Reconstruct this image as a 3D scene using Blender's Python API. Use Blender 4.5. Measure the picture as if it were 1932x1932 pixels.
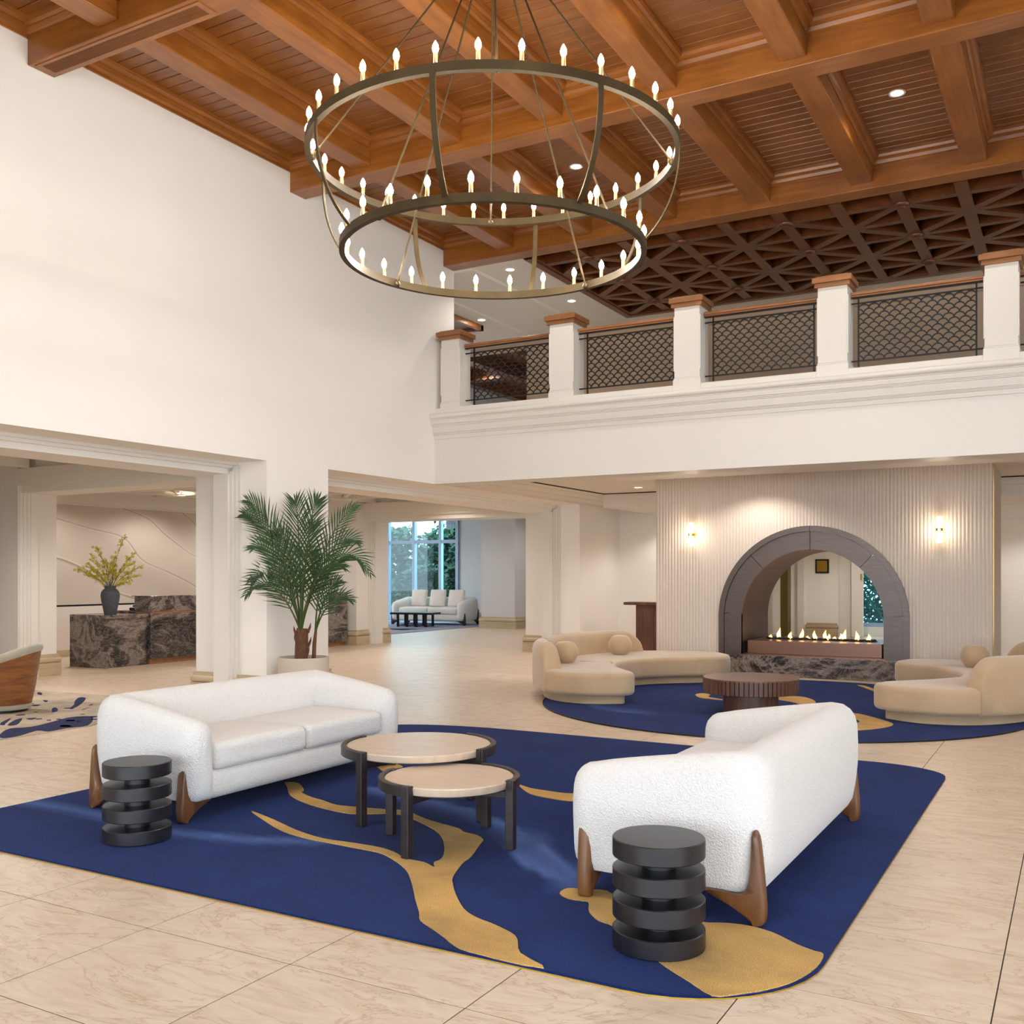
import bpy, bmesh, math, random
from math import pi, sin, cos, radians as R
from mathutils import Vector, Matrix

for o in list(bpy.data.objects):
    bpy.data.objects.remove(o, do_unlink=True)
SC = bpy.context.scene
COL = SC.collection
rng = random.Random(7)

# ---------------------------------------------------------------- camera
YAW = R(29.56)
cam_data = bpy.data.cameras.new('camera')
cam_data.sensor_width = 36.0
cam_data.lens = 36.0 * 1886.0 / 1932.0
cam_data.shift_y = 117.0 / 1932.0            # level camera with a rising lens, verticals stay vertical
cam_data.clip_start = 0.05
cam_data.clip_end = 300
cam = bpy.data.objects.new('camera', cam_data)
COL.objects.link(cam)
cam.location = (0, 0, 1.6)
cam.rotation_euler = (R(90), 0, YAW)
SC.camera = cam

# ---------------------------------------------------------------- sky, exposure
W = bpy.data.worlds.new('sky')
SC.world = W
W.use_nodes = True
wn = W.node_tree.nodes
wn['Background'].inputs[0].default_value = (0.77, 0.89, 1.0, 1)
wn['Background'].inputs[1].default_value = 7.5
SC.view_settings.view_transform = 'Standard'
SC.view_settings.look = 'None'
SC.view_settings.gamma = 1.0
SC.view_settings.exposure = 0.14
SC.view_settings.use_curve_mapping = False
SC.cycles.use_denoising = True
SC.cycles.max_bounces = 8
SC.cycles.diffuse_bounces = 5
SC.cycles.glossy_bounces = 3
SC.cycles.transparent_max_bounces = 12
SC.cycles.sample_clamp_indirect = 6.0
SC.cycles.caustics_reflective = False
SC.cycles.caustics_refractive = False

def light(name, kind, loc, energy, color, parent=None, size=0.1, rot=(0, 0, 0), spot=1.9, blend=0.6, size_y=None):
    d = bpy.data.lights.new(name, kind)
    d.energy = energy
    d.color = color
    if kind == 'AREA':
        d.size = size
        if size_y:
            d.shape = 'RECTANGLE'; d.size_y = size_y
    elif kind == 'SPOT':
        d.spot_size = spot; d.spot_blend = blend; d.shadow_soft_size = size
    else:
        d.shadow_soft_size = size
    o = bpy.data.objects.new(name, d)
    COL.objects.link(o)
    o.location = loc
    o.rotation_euler = rot
    o.parent = parent
    return o

WARM = (1.0, 0.74, 0.45)
SOFTW = (1.0, 0.88, 0.74)
NEUT = (1.0, 0.94, 0.87)

# ---------------------------------------------------------------- materials
def lin(c):
    r = []
    for v in c[:3]:
        v = v / 255.0
        r.append(v / 12.92 if v <= 0.04045 else ((v + 0.055) / 1.055) ** 2.4)
    return (r[0], r[1], r[2], 1.0)

def new_mat(name):
    m = bpy.data.materials.new(name)
    m.use_nodes = True
    nt = m.node_tree
    return m, nt, nt.nodes['Principled BSDF']

def nd(nt, t, **kw):
    n = nt.nodes.new(t)
    for k, v in kw.items():
        setattr(n, k, v)
    return n

def coords(nt, scale=(1, 1, 1), src='Object', rnd=False):
    tc = nd(nt, 'ShaderNodeTexCoord')
    mp = nd(nt, 'ShaderNodeMapping')
    mp.inputs['Scale'].default_value = scale
    if src == 'World':
        out = nd(nt, 'ShaderNodeNewGeometry').outputs['Position']
    else:
        out = tc.outputs[src]
    nt.links.new(out, mp.inputs['Vector'])
    if rnd:
        oi = nd(nt, 'ShaderNodeObjectInfo')
        mul = nd(nt, 'ShaderNodeMath', operation='MULTIPLY')
        mul.inputs[1].default_value = 57.0
        nt.links.new(oi.outputs['Random'], mul.inputs[0])
        cmb = nd(nt, 'ShaderNodeCombineXYZ')
        for i in range(3):
            nt.links.new(mul.outputs[0], cmb.inputs[i])
        nt.links.new(cmb.outputs[0], mp.inputs['Location'])
    return mp.outputs['Vector']

def ramp(nt, fac, stops):
    r = nd(nt, 'ShaderNodeValToRGB')
    e = r.color_ramp.elements
    while len(e) < len(stops):
        e.new(0.5)
    for i, (p, c) in enumerate(stops):
        e[i].position = p
        e[i].color = lin(c) if len(c) == 3 else c
    nt.links.new(fac, r.inputs[0])
    return r.outputs[0]

def noise(nt, vec, scale, detail=4, rough=0.55, dist=0.0):
    n = nd(nt, 'ShaderNodeTexNoise')
    n.inputs['Scale'].default_value = scale
    n.inputs['Detail'].default_value = detail
    n.inputs['Roughness'].default_value = rough
    n.inputs['Distortion'].default_value = dist
    nt.links.new(vec, n.inputs['Vector'])
    return n.outputs['Fac']

def bump(nt, bs, h, strength, dist):
    b = nd(nt, 'ShaderNodeBump')
    b.inputs['Strength'].default_value = strength
    b.inputs['Distance'].default_value = dist
    nt.links.new(h, b.inputs['Height'])
    nt.links.new(b.outputs[0], bs.inputs['Normal'])

def plain(name, c, rough=0.5, metal=0.0, var=None, vs=6.0, bmp=0.0, bs_=80.0, coat=0.0, sheen=0.0, spec=0.5, stretch=(1, 1, 1)):
    m, nt, bs = new_mat(name)
    bs.inputs['Base Color'].default_value = lin(c)
    bs.inputs['Roughness'].default_value = rough
    bs.inputs['Metallic'].default_value = metal
    bs.inputs['Coat Weight'].default_value = coat
    bs.inputs['Sheen Weight'].default_value = sheen
    bs.inputs['Specular IOR Level'].default_value = spec
    if var:
        v = coords(nt, stretch)
        nt.links.new(ramp(nt, noise(nt, v, vs), [(0.3, c), (0.7, var)]), bs.inputs['Base Color'])
    if bmp:
        v2 = coords(nt)
        bump(nt, bs, noise(nt, v2, bs_, 2), bmp, 0.01)
    return m

def emit(name, c, s):
    m, nt, bs = new_mat(name)
    bs.inputs['Base Color'].default_value = lin(c)
    bs.inputs['Emission Color'].default_value = lin(c)
    bs.inputs['Emission Strength'].default_value = s
    return m

def wood(name, dark, mid, light_, axis=0, rough=0.35, scale=1.0, coat=0.2, rnd=True, dist=0.35, st=None):
    m, nt, bs = new_mat(name)
    if st is None:
        st = [7.0, 7.0, 7.0]
        st[axis] = 0.7
    v = coords(nt, tuple(s * scale for s in st), 'Object', rnd)
    f = noise(nt, v, 2.2, 6, 0.62, dist)
    c1 = ramp(nt, f, [(0.25, dark), (0.5, mid), (0.75, light_)])
    v2 = coords(nt, (1.3, 1.3, 1.3), 'World')
    f2 = noise(nt, v2, 1.5, 3)
    mx = nd(nt, 'ShaderNodeMix', data_type='RGBA', blend_type='MULTIPLY')
    mx.inputs[0].default_value = 0.55
    nt.links.new(c1, mx.inputs[6])
    nt.links.new(ramp(nt, f2, [(0.3, (196, 180, 165)), (0.7, (255, 255, 255))]), mx.inputs[7])
    nt.links.new(mx.outputs[2], bs.inputs['Base Color'])
    bs.inputs['Roughness'].default_value = rough
    bs.inputs['Coat Weight'].default_value = coat
    bs.inputs['Coat Roughness'].default_value = 0.25
    v3 = coords(nt, tuple(s * scale * 8 for s in st), 'Object', rnd)
    bump(nt, bs, noise(nt, v3, 3.0, 3), 0.08, 0.01)
    return m

MT = {}
MT['wall'] = plain('white_plaster', (240, 235, 228), 0.6, bmp=0.02, bs_=60)
MT['white'] = plain('white_trim_paint', (224, 219, 211), 0.45)
MT['ceil'] = plain('ceiling_paint', (228, 220, 208), 0.7)
MT['beige'] = plain('beige_paint', (196, 172, 148), 0.65)
MT['greige'] = plain('grey_paint', (205, 204, 206), 0.6)
WD, WM, WL = (130, 77, 26), (152, 92, 34), (172, 108, 45)
MT['beamx'] = wood('stained_oak_along_x', WD, WM, WL, 0)
MT['beamy'] = wood('stained_oak_along_y', WD, WM, WL, 1)
MT['plank'] = wood('stained_ceiling_boards', (120, 70, 26), (138, 84, 34), (154, 98, 44), 0, 0.32)
MT['latx'] = wood('dark_stained_oak', (84, 44, 18), (104, 56, 24), (124, 70, 32), 1, 0.28, coat=0.15)
MT['latpanel'] = wood('dark_coffer_panel', (80, 44, 18), (98, 56, 26), (116, 70, 34), 0, 0.4)
MT['cap'] = wood('orange_stained_oak', (136, 90, 52), (158, 106, 64), (176, 122, 78), 0, 0.4)
MT['walnut_leg'] = wood('walnut_leg', (88, 54, 30), (118, 76, 42), (142, 94, 54), 2, 0.4)
MT['walnut'] = wood('walnut', (82, 50, 36), (112, 72, 54), (136, 92, 70), 0, 0.4)
MT['walnutz'] = wood('walnut_slats', (70, 42, 32), (100, 64, 48), (128, 84, 64), 2, 0.42)
MT['shell'] = wood('figured_veneer', (92, 52, 20), (136, 82, 36), (160, 102, 52), 0, 0.4, 1.6, dist=0.9, st=(1.0, 1.0, 7.0))
MT['darkwood'] = wood('ebonised_wood', (34, 26, 26), (46, 36, 36), (58, 46, 44), 0, 0.42, coat=0.1)
MT['black_lac'] = plain('black_stained_disc', (22, 20, 24), 0.36, var=(32, 29, 33), vs=3, stretch=(1, 6, 6))
MT['black'] = plain('black_metal', (14, 13, 13), 0.45, 0.3)
MT['slot'] = plain('black_slot', (12, 11, 12), 0.8)
MT['brass'] = plain('brushed_brass', (196, 146, 72), 0.3, 1.0)
MT['antique'] = plain('antique_brass', (86, 70, 44), 0.55, 0.75, var=(70, 57, 37), vs=4)
MT['chrome'] = plain('satin_brass_sleeve', (196, 164, 112), 0.4, 0.8)
MT['gold'] = plain('gold_edge', (214, 178, 74), 0.3, 1.0)
MT['bronze'] = plain('brushed_bronze', (106, 94, 90), 0.38, 0.8, var=(94, 84, 80), vs=3, stretch=(1, 1, 14))
MT['bronze_dark'] = plain('dark_bronze_lining', (76, 50, 40), 0.46, 0.6, var=(66, 42, 34), vs=3)
MT['pink_bronze'] = plain('polished_copper', (140, 104, 88), 0.3, 0.85)
MT['pot'] = plain('sand_concrete', (196, 184, 166), 0.8, bmp=0.05)
MT['soil'] = plain('soil', (40, 30, 24), 0.95)
MT['glow'] = emit('lit_bulb', (255, 249, 238), 270.0)
MT['down'] = emit('downlight_lens', (255, 246, 232), 9.0)
MT['sconce'] = emit('frosted_lit_glass', (255, 222, 168), 5.0)

def tile_mat():
    m, nt, bs = new_mat('beige_porcelain')
    v = coords(nt, (1.0, 3.2, 1.0), 'World', True)
    f = noise(nt, v, 2.4, 9, 0.66, 1.8)
    c1 = ramp(nt, f, [(0.3, (196, 172, 147)), (0.5, (212, 191, 167)), (0.7, (219, 201, 179))])
    v2 = coords(nt, (2.0, 5.0, 1.0), 'World', True)
    f2 = noise(nt, v2, 0.55, 8, 0.62, 2.2)
    c2 = ramp(nt, f2, [(0.485, (255, 255, 255)), (0.5, (200, 176, 154)), (0.515, (255, 255, 255))])
    mx = nd(nt, 'ShaderNodeMix', data_type='RGBA', blend_type='MULTIPLY')
    mx.inputs[0].default_value = 0.6
    nt.links.new(c1, mx.inputs[6]); nt.links.new(c2, mx.inputs[7])
    nt.links.new(mx.outputs[2], bs.inputs['Base Color'])
    bs.inputs['Roughness'].default_value = 0.34
    bs.inputs['Specular IOR Level'].default_value = 0.45
    return m
MT['tile'] = tile_mat()
MT['grout'] = plain('dark_grout', (52, 38, 30), 0.9)

def dark_marble():
    m, nt, bs = new_mat('dark_veined_marble')
    v = coords(nt, (1.0, 0.7, 1.3), 'World')
    f = noise(nt, v, 0.9, 9, 0.6, 3.2)
    c1 = ramp(nt, f, [(0.3, (22, 20, 22)), (0.46, (58, 52, 50)), (0.54, (128, 114, 106)), (0.62, (48, 42, 42)), (0.75, (118, 102, 92))])
    f2 = noise(nt, v, 3.0, 12, 0.72, 3.2)
    c2 = ramp(nt, f2, [(0.49, (0, 0, 0)), (0.5, (176, 166, 160)), (0.512, (0, 0, 0))])
    mx = nd(nt, 'ShaderNodeMix', data_type='RGBA', blend_type='ADD')
    mx.inputs[0].default_value = 0.8
    nt.links.new(c1, mx.inputs[6]); nt.links.new(c2, mx.inputs[7])
    nt.links.new(mx.outputs[2], bs.inputs['Base Color'])
    bs.inputs['Roughness'].default_value = 0.18
    return m
MT['dmarble'] = dark_marble()

def cream_marble():
    m, nt, bs = new_mat('cream_veined_wall')
    v = coords(nt, (1.0, 0.55, 0.8), 'World')
    w = nd(nt, 'ShaderNodeTexWave', wave_type='BANDS', bands_direction='DIAGONAL')
    w.inputs['Scale'].default_value = 0.34
    w.inputs['Distortion'].default_value = 9.0
    w.inputs['Detail'].default_value = 3.0
    w.inputs['Detail Scale'].default_value = 0.6
    nt.links.new(v, w.inputs['Vector'])
    c1 = ramp(nt, w.outputs['Fac'], [(0.0, (200, 188, 174)), (0.42, (202, 190, 176)), (0.485, (148, 132, 118)), (0.50, (214, 204, 192)), (0.56, (198, 186, 172)), (1.0, (190, 178, 164))])
    nt.links.new(c1, bs.inputs['Base Color'])
    bs.inputs['Roughness'].default_value = 0.4
    return m
MT['cmarble'] = cream_marble()
MT['bmarble'] = plain('beige_stone_base', (176, 156, 124), 0.35, var=(196, 178, 148), vs=2.5, stretch=(1, 1, 5))

def carpet(name, c1, c2, c3, sc=260.0, streak=False):
    m, nt, bs = new_mat(name)
    v = coords(nt, (1, 1, 1), 'World')
    f = noise(nt, v, sc, 2, 0.7)
    f2 = noise(nt, v, 2.3, 4, 0.6, 0.4)
    ca = ramp(nt, f, [(0.32, c1), (0.5, c2), (0.68, c3)])
    cb = ramp(nt, f2, [(0.3, (176, 180, 196)), (0.7, (255, 255, 255))])
    mx = nd(nt, 'ShaderNodeMix', data_type='RGBA', blend_type='MULTIPLY')
    mx.inputs[0].default_value = 0.7
    nt.links.new(ca, mx.inputs[6]); nt.links.new(cb, mx.inputs[7])
    col = mx.outputs[2]
    if streak:
        at = nd(nt, 'ShaderNodeAttribute', attribute_name='streak')
        fs = noise(nt, v, 120.0, 2, 0.8)
        mu = nd(nt, 'ShaderNodeMath', operation='MULTIPLY'); mu.use_clamp = True
        ad = nd(nt, 'ShaderNodeMath', operation='ADD')
        ad.inputs[1].default_value = 0.5
        nt.links.new(fs, ad.inputs[0])
        nt.links.new(ad.outputs[0], mu.inputs[0]); nt.links.new(at.outputs['Fac'], mu.inputs[1])
        m2 = nd(nt, 'ShaderNodeMix', data_type='RGBA')
        nt.links.new(mu.outputs[0], m2.inputs[0])
        nt.links.new(col, m2.inputs[6])
        m2.inputs[7].default_value = lin((92, 122, 186))
        col = m2.outputs[2]
    nt.links.new(col, bs.inputs['Base Color'])
    bs.inputs['Roughness'].default_value = 0.95
    bs.inputs['Specular IOR Level'].default_value = 0.1
    bs.inputs['Sheen Weight'].default_value = 0.05
    bump(nt, bs, f, 0.5, 0.006)
    return m
MT['navy'] = carpet('navy_pile', (12, 30, 78), (18, 41, 100), (30, 60, 132), streak=True)
MT['goldpile'] = carpet('gold_pile', (176, 128, 58), (216, 170, 94), (238, 204, 140), 220)
MT['beigerug'] = carpet('beige_flat_rug', (176, 158, 136), (194, 176, 152), (206, 190, 166), 90)
MT['navyblot'] = carpet('navy_blotch', (24, 28, 60), (34, 40, 82), (54, 62, 108), 150)
MT['bluerug'] = carpet('grey_blue_rug', (130, 134, 156), (150, 152, 172), (168, 168, 184), 60)

def boucle(name, c):
    m, nt, bs = new_mat(name)
    v = coords(nt, (1, 1, 1), 'Object')
    vo = nd(nt, 'ShaderNodeTexVoronoi')
    vo.inputs['Scale'].default_value = 110.0
    nt.links.new(v, vo.inputs['Vector'])
    n2 = noise(nt, v, 160.0, 3, 0.6)
    ad = nd(nt, 'ShaderNodeMath', operation='ADD')
    nt.links.new(vo.outputs['Distance'], ad.inputs[0]); nt.links.new(n2, ad.inputs[1])
    nt.links.new(ramp(nt, vo.outputs['Distance'], [(0.1, c), (0.9, tuple(int(x * 0.955) for x in c))]), bs.inputs['Base Color'])
    bs.inputs['Roughness'].default_value = 0.95
    bs.inputs['Specular IOR Level'].default_value = 0.1
    bs.inputs['Sheen Weight'].default_value = 0.3
    bump(nt, bs, ad.outputs[0], 0.6, 0.011)
    return m
MT['boucle'] = boucle('white_boucle', (238, 233, 227))
MT['velvet'] = plain('sand_velvet', (194, 166, 132), 0.8, var=(182, 154, 120), vs=2.0, sheen=0.5, spec=0.2)
MT['velvet2'] = plain('sand_velvet_seam', (150, 124, 90), 0.9)
MT['linen'] = plain('linen', (222, 212, 204), 0.9, bmp=0.05, bs_=200)
MT['suede'] = plain('grey_suede', (176, 164, 144), 0.9, var=(150, 146, 134), vs=7, sheen=0.4)
MT['stone_top'] = plain('travertine', (214, 192, 168), 0.3, var=(202, 178, 154), vs=3, stretch=(1, 8, 1))
MT['flute'] = plain('fluted_plaster_tile', (204, 190, 176), 0.75, var=(212, 200, 188), vs=40, bmp=0.04, bs_=200)
MT['leaf'] = plain('palm_leaf', (26, 54, 18), 0.6, var=(46, 82, 30), vs=3)
MT['trunk'] = plain('palm_trunk', (84, 52, 34), 0.9, var=(112, 74, 48), vs=30, bmp=0.4, bs_=60)
MT['stalk'] = plain('green_stalk', (62, 80, 32), 0.6)
MT['vase'] = plain('charcoal_ceramic', (58, 60, 66), 0.7, var=(84, 86, 92), vs=14, stretch=(1, 1, 8), bmp=0.1)
MT['petal'] = plain('yellow_petal', (206, 186, 52), 0.6, var=(176, 172, 50), vs=20)
MT['stem'] = plain('dark_stem', (56, 66, 36), 0.7)
MT['bush'] = plain('shrub_leaf', (18, 68, 30), 0.7, var=(8, 42, 28), vs=1.2)
MT['blade'] = plain('blue_green_blade', (22, 78, 74), 0.5, var=(40, 110, 100), vs=3)
MT['bark'] = plain('bark', (98, 82, 84), 0.95, var=(70, 58, 60), vs=20, bmp=0.5, bs_=30)
MT['mullion'] = plain('grey_blue_aluminium', (150, 164, 186), 0.4, 0.3)
MT['paving'] = plain('pale_paving', (198, 196, 190), 0.9)
MT['rock'] = plain('black_lava', (24, 22, 24), 0.6)
MT['olive'] = plain('olive_metal', (98, 84, 46), 0.4, 0.6)
MT['plaque_gold'] = plain('gold_plaque', (170, 134, 52), 0.4, 0.7)
MT['ventdark'] = plain('vent_recess', (40, 22, 12), 0.9)

def flame_mat():
    m, nt, bs = new_mat('flame')
    tc = nd(nt, 'ShaderNodeTexCoord')
    sx = nd(nt, 'ShaderNodeSeparateXYZ')
    nt.links.new(tc.outputs['Generated'], sx.inputs[0])
    c = ramp(nt, sx.outputs[2], [(0.0, (255, 196, 110)), (0.5, (255, 222, 150)), (1.0, (255, 140, 50))])
    nt.links.new(c, bs.inputs['Emission Color'])
    bs.inputs['Emission Strength'].default_value = 3.0
    bs.inputs['Base Color'].default_value = lin((255, 190, 110))
    return m
MT['flame'] = flame_mat()

def glass_mat():
    m = bpy.data.materials.new('tinted_window_glass')
    m.use_nodes = True
    nt = m.node_tree
    nt.nodes.clear()
    o = nd(nt, 'ShaderNodeOutputMaterial')
    t = nd(nt, 'ShaderNodeBsdfTransparent'); t.inputs[0].default_value = (0.72, 0.93, 0.97, 1)
    g = nd(nt, 'ShaderNodeBsdfGlossy'); g.inputs['Roughness'].default_value = 0.03
    mx = nd(nt, 'ShaderNodeMixShader'); mx.inputs[0].default_value = 0.025
    nt.links.new(t.outputs[0], mx.inputs[1]); nt.links.new(g.outputs[0], mx.inputs[2])
    nt.links.new(mx.outputs[0], o.inputs[0])
    return m
MT['glass'] = glass_mat()

# ---------------------------------------------------------------- mesh helpers
class MB:
    """collects shapes; build() links them as one mesh object"""
    def __init__(s):
        s.v = []; s.f = []; s.sm = []
    def add(s, vs, fs, smooth=False, mat=None):
        n = len(s.v)
        if mat is not None:
            vs = [mat @ Vector(p) for p in vs]
        s.v += [tuple(p) for p in vs]
        s.f += [tuple(i + n for i in f) for f in fs]
        s.sm += [smooth] * len(fs)
        return s
    def box(s, x0, x1, y0, y1, z0, z1, mat=None):
        v = [(x0, y0, z0), (x1, y0, z0), (x1, y1, z0), (x0, y1, z0), (x0, y0, z1), (x1, y0, z1), (x1, y1, z1), (x0, y1, z1)]
        f = [(0, 3, 2, 1), (4, 5, 6, 7), (0, 1, 5, 4), (1, 2, 6, 5), (2, 3, 7, 6), (3, 0, 4, 7)]
        return s.add(v, f, False, mat)
    def rbox(s, x0, x1, y0, y1, z0, z1, r, seg=3, puff=0.0, mid=0, mat=None, fn=None):
        hx, hy, hz = (x1 - x0) / 2, (y1 - y0) / 2, (z1 - z0) / 2
        r = min(r, hx * .999, hy * .999, hz * .999)
        c = Vector(((x0 + x1) / 2, (y0 + y1) / 2, (z0 + z1) / 2))
        def ax(h):
            i = h - r
            a = [-i - r * math.tan(R(45.0 * j / seg)) for j in range(seg, 0, -1)] + [-i]
            b = [-i + 2 * i * (k + 1) / (mid + 1) for k in range(mid)]
            return a + b + [i] + [i + r * math.tan(R(45.0 * j / seg)) for j in range(1, seg + 1)]
        A = (ax(hx), ax(hy), ax(hz))
        idx = {}; vs = []; fs = []
        def vid(p):
            k = (round(p[0], 5), round(p[1], 5), round(p[2], 5))
            if k not in idx:
                q = Vector((max(-hx + r, min(hx - r, p[0])), max(-hy + r, min(hy - r, p[1])), max(-hz + r, min(hz - r, p[2]))))
                d = Vector(p) - q
                w = q + d.normalized() * r
                if puff and w.z > 0:
                    w.z += puff * max(0, 1 - (w.x / hx) ** 2) * max(0, 1 - (w.y / hy) ** 2) * (w.z / hz)
                w = w + c
                if fn:
                    w = fn(w)
                idx[k] = len(vs); vs.append(tuple(w))
            return idx[k]
        for a, b, d, sg in ((0, 1, 2, 1), (0, 1, 2, -1), (1, 2, 0, 1), (1, 2, 0, -1), (2, 0, 1, 1), (2, 0, 1, -1)):
            U, V = A[a], A[b]
            H = A[d][-1] * sg
            for i in range(len(U) - 1):
                for j in range(len(V) - 1):
                    q = []
                    for (u, v) in ((U[i], V[j]), (U[i + 1], V[j]), (U[i + 1], V[j + 1]), (U[i], V[j + 1])):
                        p = [0, 0, 0]; p[a] = u; p[b] = v; p[d] = H
                        q.append(vid(p))
                    fs.append(tuple(q) if sg > 0 else tuple(reversed(q)))
        return s.add(vs, fs, seg > 2, mat)
    def lathe(s, prof, n=32, mat=None, smooth=True, a0=0.0, a1=2 * pi, cx=0.0, cy=0.0, cap=True):
        full = abs(a1 - a0 - 2 * pi) < 1e-6
        k = n if full else n + 1
        vs = []; fs = []
        for i in range(k):
            a = a0 + (a1 - a0) * i / n
            for (r, z) in prof:
                vs.append((cx + r * cos(a), cy + r * sin(a), z))
        m = len(prof)
        for i in range(n):
            j = (i + 1) % k
            for t in range(m - 1):
                fs.append((i * m + t, j * m + t, j * m + t + 1, i * m + t + 1))
        if full and cap:
            if prof[0][0] > 1e-6:
                fs.append(tuple(reversed([i * m for i in range(k)])))
            if prof[-1][0] > 1e-6:
                fs.append(tuple(i * m + m - 1 for i in range(k)))
        return s.add(vs, fs, smooth, mat)
    def cyl(s, cx, cy, z0, z1, r, n=24, mat=None):
        return s.lathe([(r, z0), (r, z1)], n, mat, True, cx=cx, cy=cy)
    def tube(s, pts, r, n=8, mat=None, cap=True):
        pts = [Vector(p) for p in pts]
        rr = r if isinstance(r, (list, tuple)) else [r] * len(pts)
        vs = []; fs = []
        up = None
        for i, p in enumerate(pts):
            d = (pts[min(i + 1, len(pts) - 1)] - pts[max(i - 1, 0)]).normalized()
            if up is None:
                up = Vector((0, 0, 1)) if abs(d.z) < 0.9 else Vector((1, 0, 0))
            a = d.cross(up).normalized(); b = a.cross(d).normalized(); up = b
            for k in range(n):
                t = 2 * pi * k / n
                vs.append(p + a * cos(t) * rr[i] + b * sin(t) * rr[i])
        for i in range(len(pts) - 1):
            for k in range(n):
                k2 = (k + 1) % n
                fs.append((i * n + k, i * n + k2, (i + 1) * n + k2, (i + 1) * n + k))
        if cap:
            fs.append(tuple(reversed(range(n))))
            fs.append(tuple((len(pts) - 1) * n + k for k in range(n)))
        return s.add(vs, fs, True, mat)
    def prism(s, poly, z0, z1, mat=None, smooth=False):
        n = len(poly)
        ar = sum(poly[i][0] * poly[(i + 1) % n][1] - poly[(i + 1) % n][0] * poly[i][1] for i in range(n))
        if ar < 0:
            poly = list(reversed(poly))
        vs = [(x, y, z0) for x, y in poly] + [(x, y, z1) for x, y in poly]
        fs = [tuple(reversed(range(n))), tuple(range(n, 2 * n))]
        s.add(vs, fs, False, mat)
        s.add(vs, [(i, (i + 1) % n, n + (i + 1) % n, n + i) for i in range(n)], smooth, mat)
        return s
    def rings(s, rings, closed=True, caps=True, smooth=True, mat=None):
        m = len(rings[0]); vs = [p for r in rings for p in r]; fs = []
        for i in range(len(rings) - 1):
            for t in range(m if closed else m - 1):
                t2 = (t + 1) % m
                fs.append((i * m + t, i * m + t2, (i + 1) * m + t2, (i + 1) * m + t))
        if caps:
            fs.append(tuple(reversed(range(m))))
            fs.append(tuple((len(rings) - 1) * m + t for t in range(m)))
        return s.add(vs, fs, smooth, mat)
    def mesh(s, name, m):
        me = bpy.data.meshes.new(name)
        me.from_pydata(s.v, [], s.f)
        me.polygons.foreach_set('use_smooth', s.sm)
        if any(s.sm):
            try:
                me.set_sharp_from_angle(angle=R(42))
            except Exception:
                pass
        me.materials.append(m if not isinstance(m, str) else MT[m])
        me.update()
        return me
    def build(s, name, m, parent=None, loc=None):
        o = bpy.data.objects.new(name, s.mesh(name, m))
        COL.objects.link(o)
        if parent is not None:
            o.parent = parent
        if loc:
            o.location = loc
        return o

def inst(name, me, parent, loc=(0, 0, 0), rot=(0, 0, 0), scale=(1, 1, 1)):
    o = bpy.data.objects.new(name, me)
    COL.objects.link(o)
    o.parent = parent
    o.location = loc; o.rotation_euler = rot; o.scale = scale
    return o

def tag(o, label, cat, group=None, kind=None):
    o['label'] = label; o['category'] = cat
    if group: o['group'] = group
    if kind: o['kind'] = kind
    return o

def thing(name, label, cat, loc=(0, 0, 0), rz=0.0, group=None):
    o = bpy.data.objects.new(name, None)
    COL.objects.link(o)
    o.location = loc; o.rotation_euler = (0, 0, rz)
    o.empty_display_size = 0.1
    return tag(o, label, cat, group)

def struct(o, label=None, cat=None):
    o['kind'] = 'structure'
    if label: o['label'] = label
    if cat: o['category'] = cat
    return o

def dup(root, loc, rz, label, group=None):
    r = root.copy(); COL.objects.link(r)
    r.location = loc; r.rotation_euler = (0, 0, rz); r['label'] = label
    if group: r['group'] = group
    for ch in list(root.children):
        c = ch.copy(); COL.objects.link(c); c.parent = r
        for g in list(ch.children):
            d = g.copy(); COL.objects.link(d); d.parent = c
    return r

def bez(p0, p1, p2, p3, n):
    out = []
    for i in range(n + 1):
        t = i / n; u = 1 - t
        out.append(tuple(u ** 3 * a + 3 * u * u * t * b + 3 * u * t * t * c + t ** 3 * d for a, b, c, d in zip(p0, p1, p2, p3)))
    return out

def catmull(pts, n=8, closed=True):
    out = []; k = len(pts)
    for i in range(k if closed else k - 1):
        p0, p1, p2, p3 = (pts[(i - 1) % k], pts[i], pts[(i + 1) % k], pts[(i + 2) % k]) if closed else (pts[max(i - 1, 0)], pts[i], pts[i + 1], pts[min(i + 2, k - 1)])
        for j in range(n):
            t = j / n
            out.append(tuple(0.5 * (2 * b + (c - a) * t + (2 * a - 5 * b + 4 * c - d) * t * t + (3 * b - a - 3 * c + d) * t ** 3) for a, b, c, d in zip(p0, p1, p2, p3)))
    if not closed:
        out.append(tuple(pts[-1]))
    return out

# ================================================================ SETTING
XL = -8.72
# ---- floor: porcelain tiles on a grout bed
fl = struct(MB().box(-24, 6.2, -8.2, 28.2, -0.12, -0.0015).build('floor', 'grout'), 'large beige porcelain floor tiles with thin dark joints', 'floor')
TX, TY = 0.8475, 0.775
tile_me = MB().rbox(-TX / 2 + .0026, TX / 2 - .0026, -TY / 2 + .0026, TY / 2 - .0026, -0.012, 0.0, .0008, 1).mesh('tile', 'tile')
cells = []
for i in range(-28, 8):
    for j in range(-14, 33):
        x = -0.273 + TX * (i + .5); y = 3.118 + TY * (j + .5)
        if not (-24 < x < 6 and -8 < y < 28):
            continue
        dep = -x * sin(YAW) + y * cos(YAW); lat = x * cos(YAW) + y * sin(YAW)
        seen = dep > 2.0 and abs(lat) < 0.53 * dep + 1.0
        cells.append((dep if seen else dep + 100, x, y))
cells.sort()
rest = MB(); ntile = 0
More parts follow.
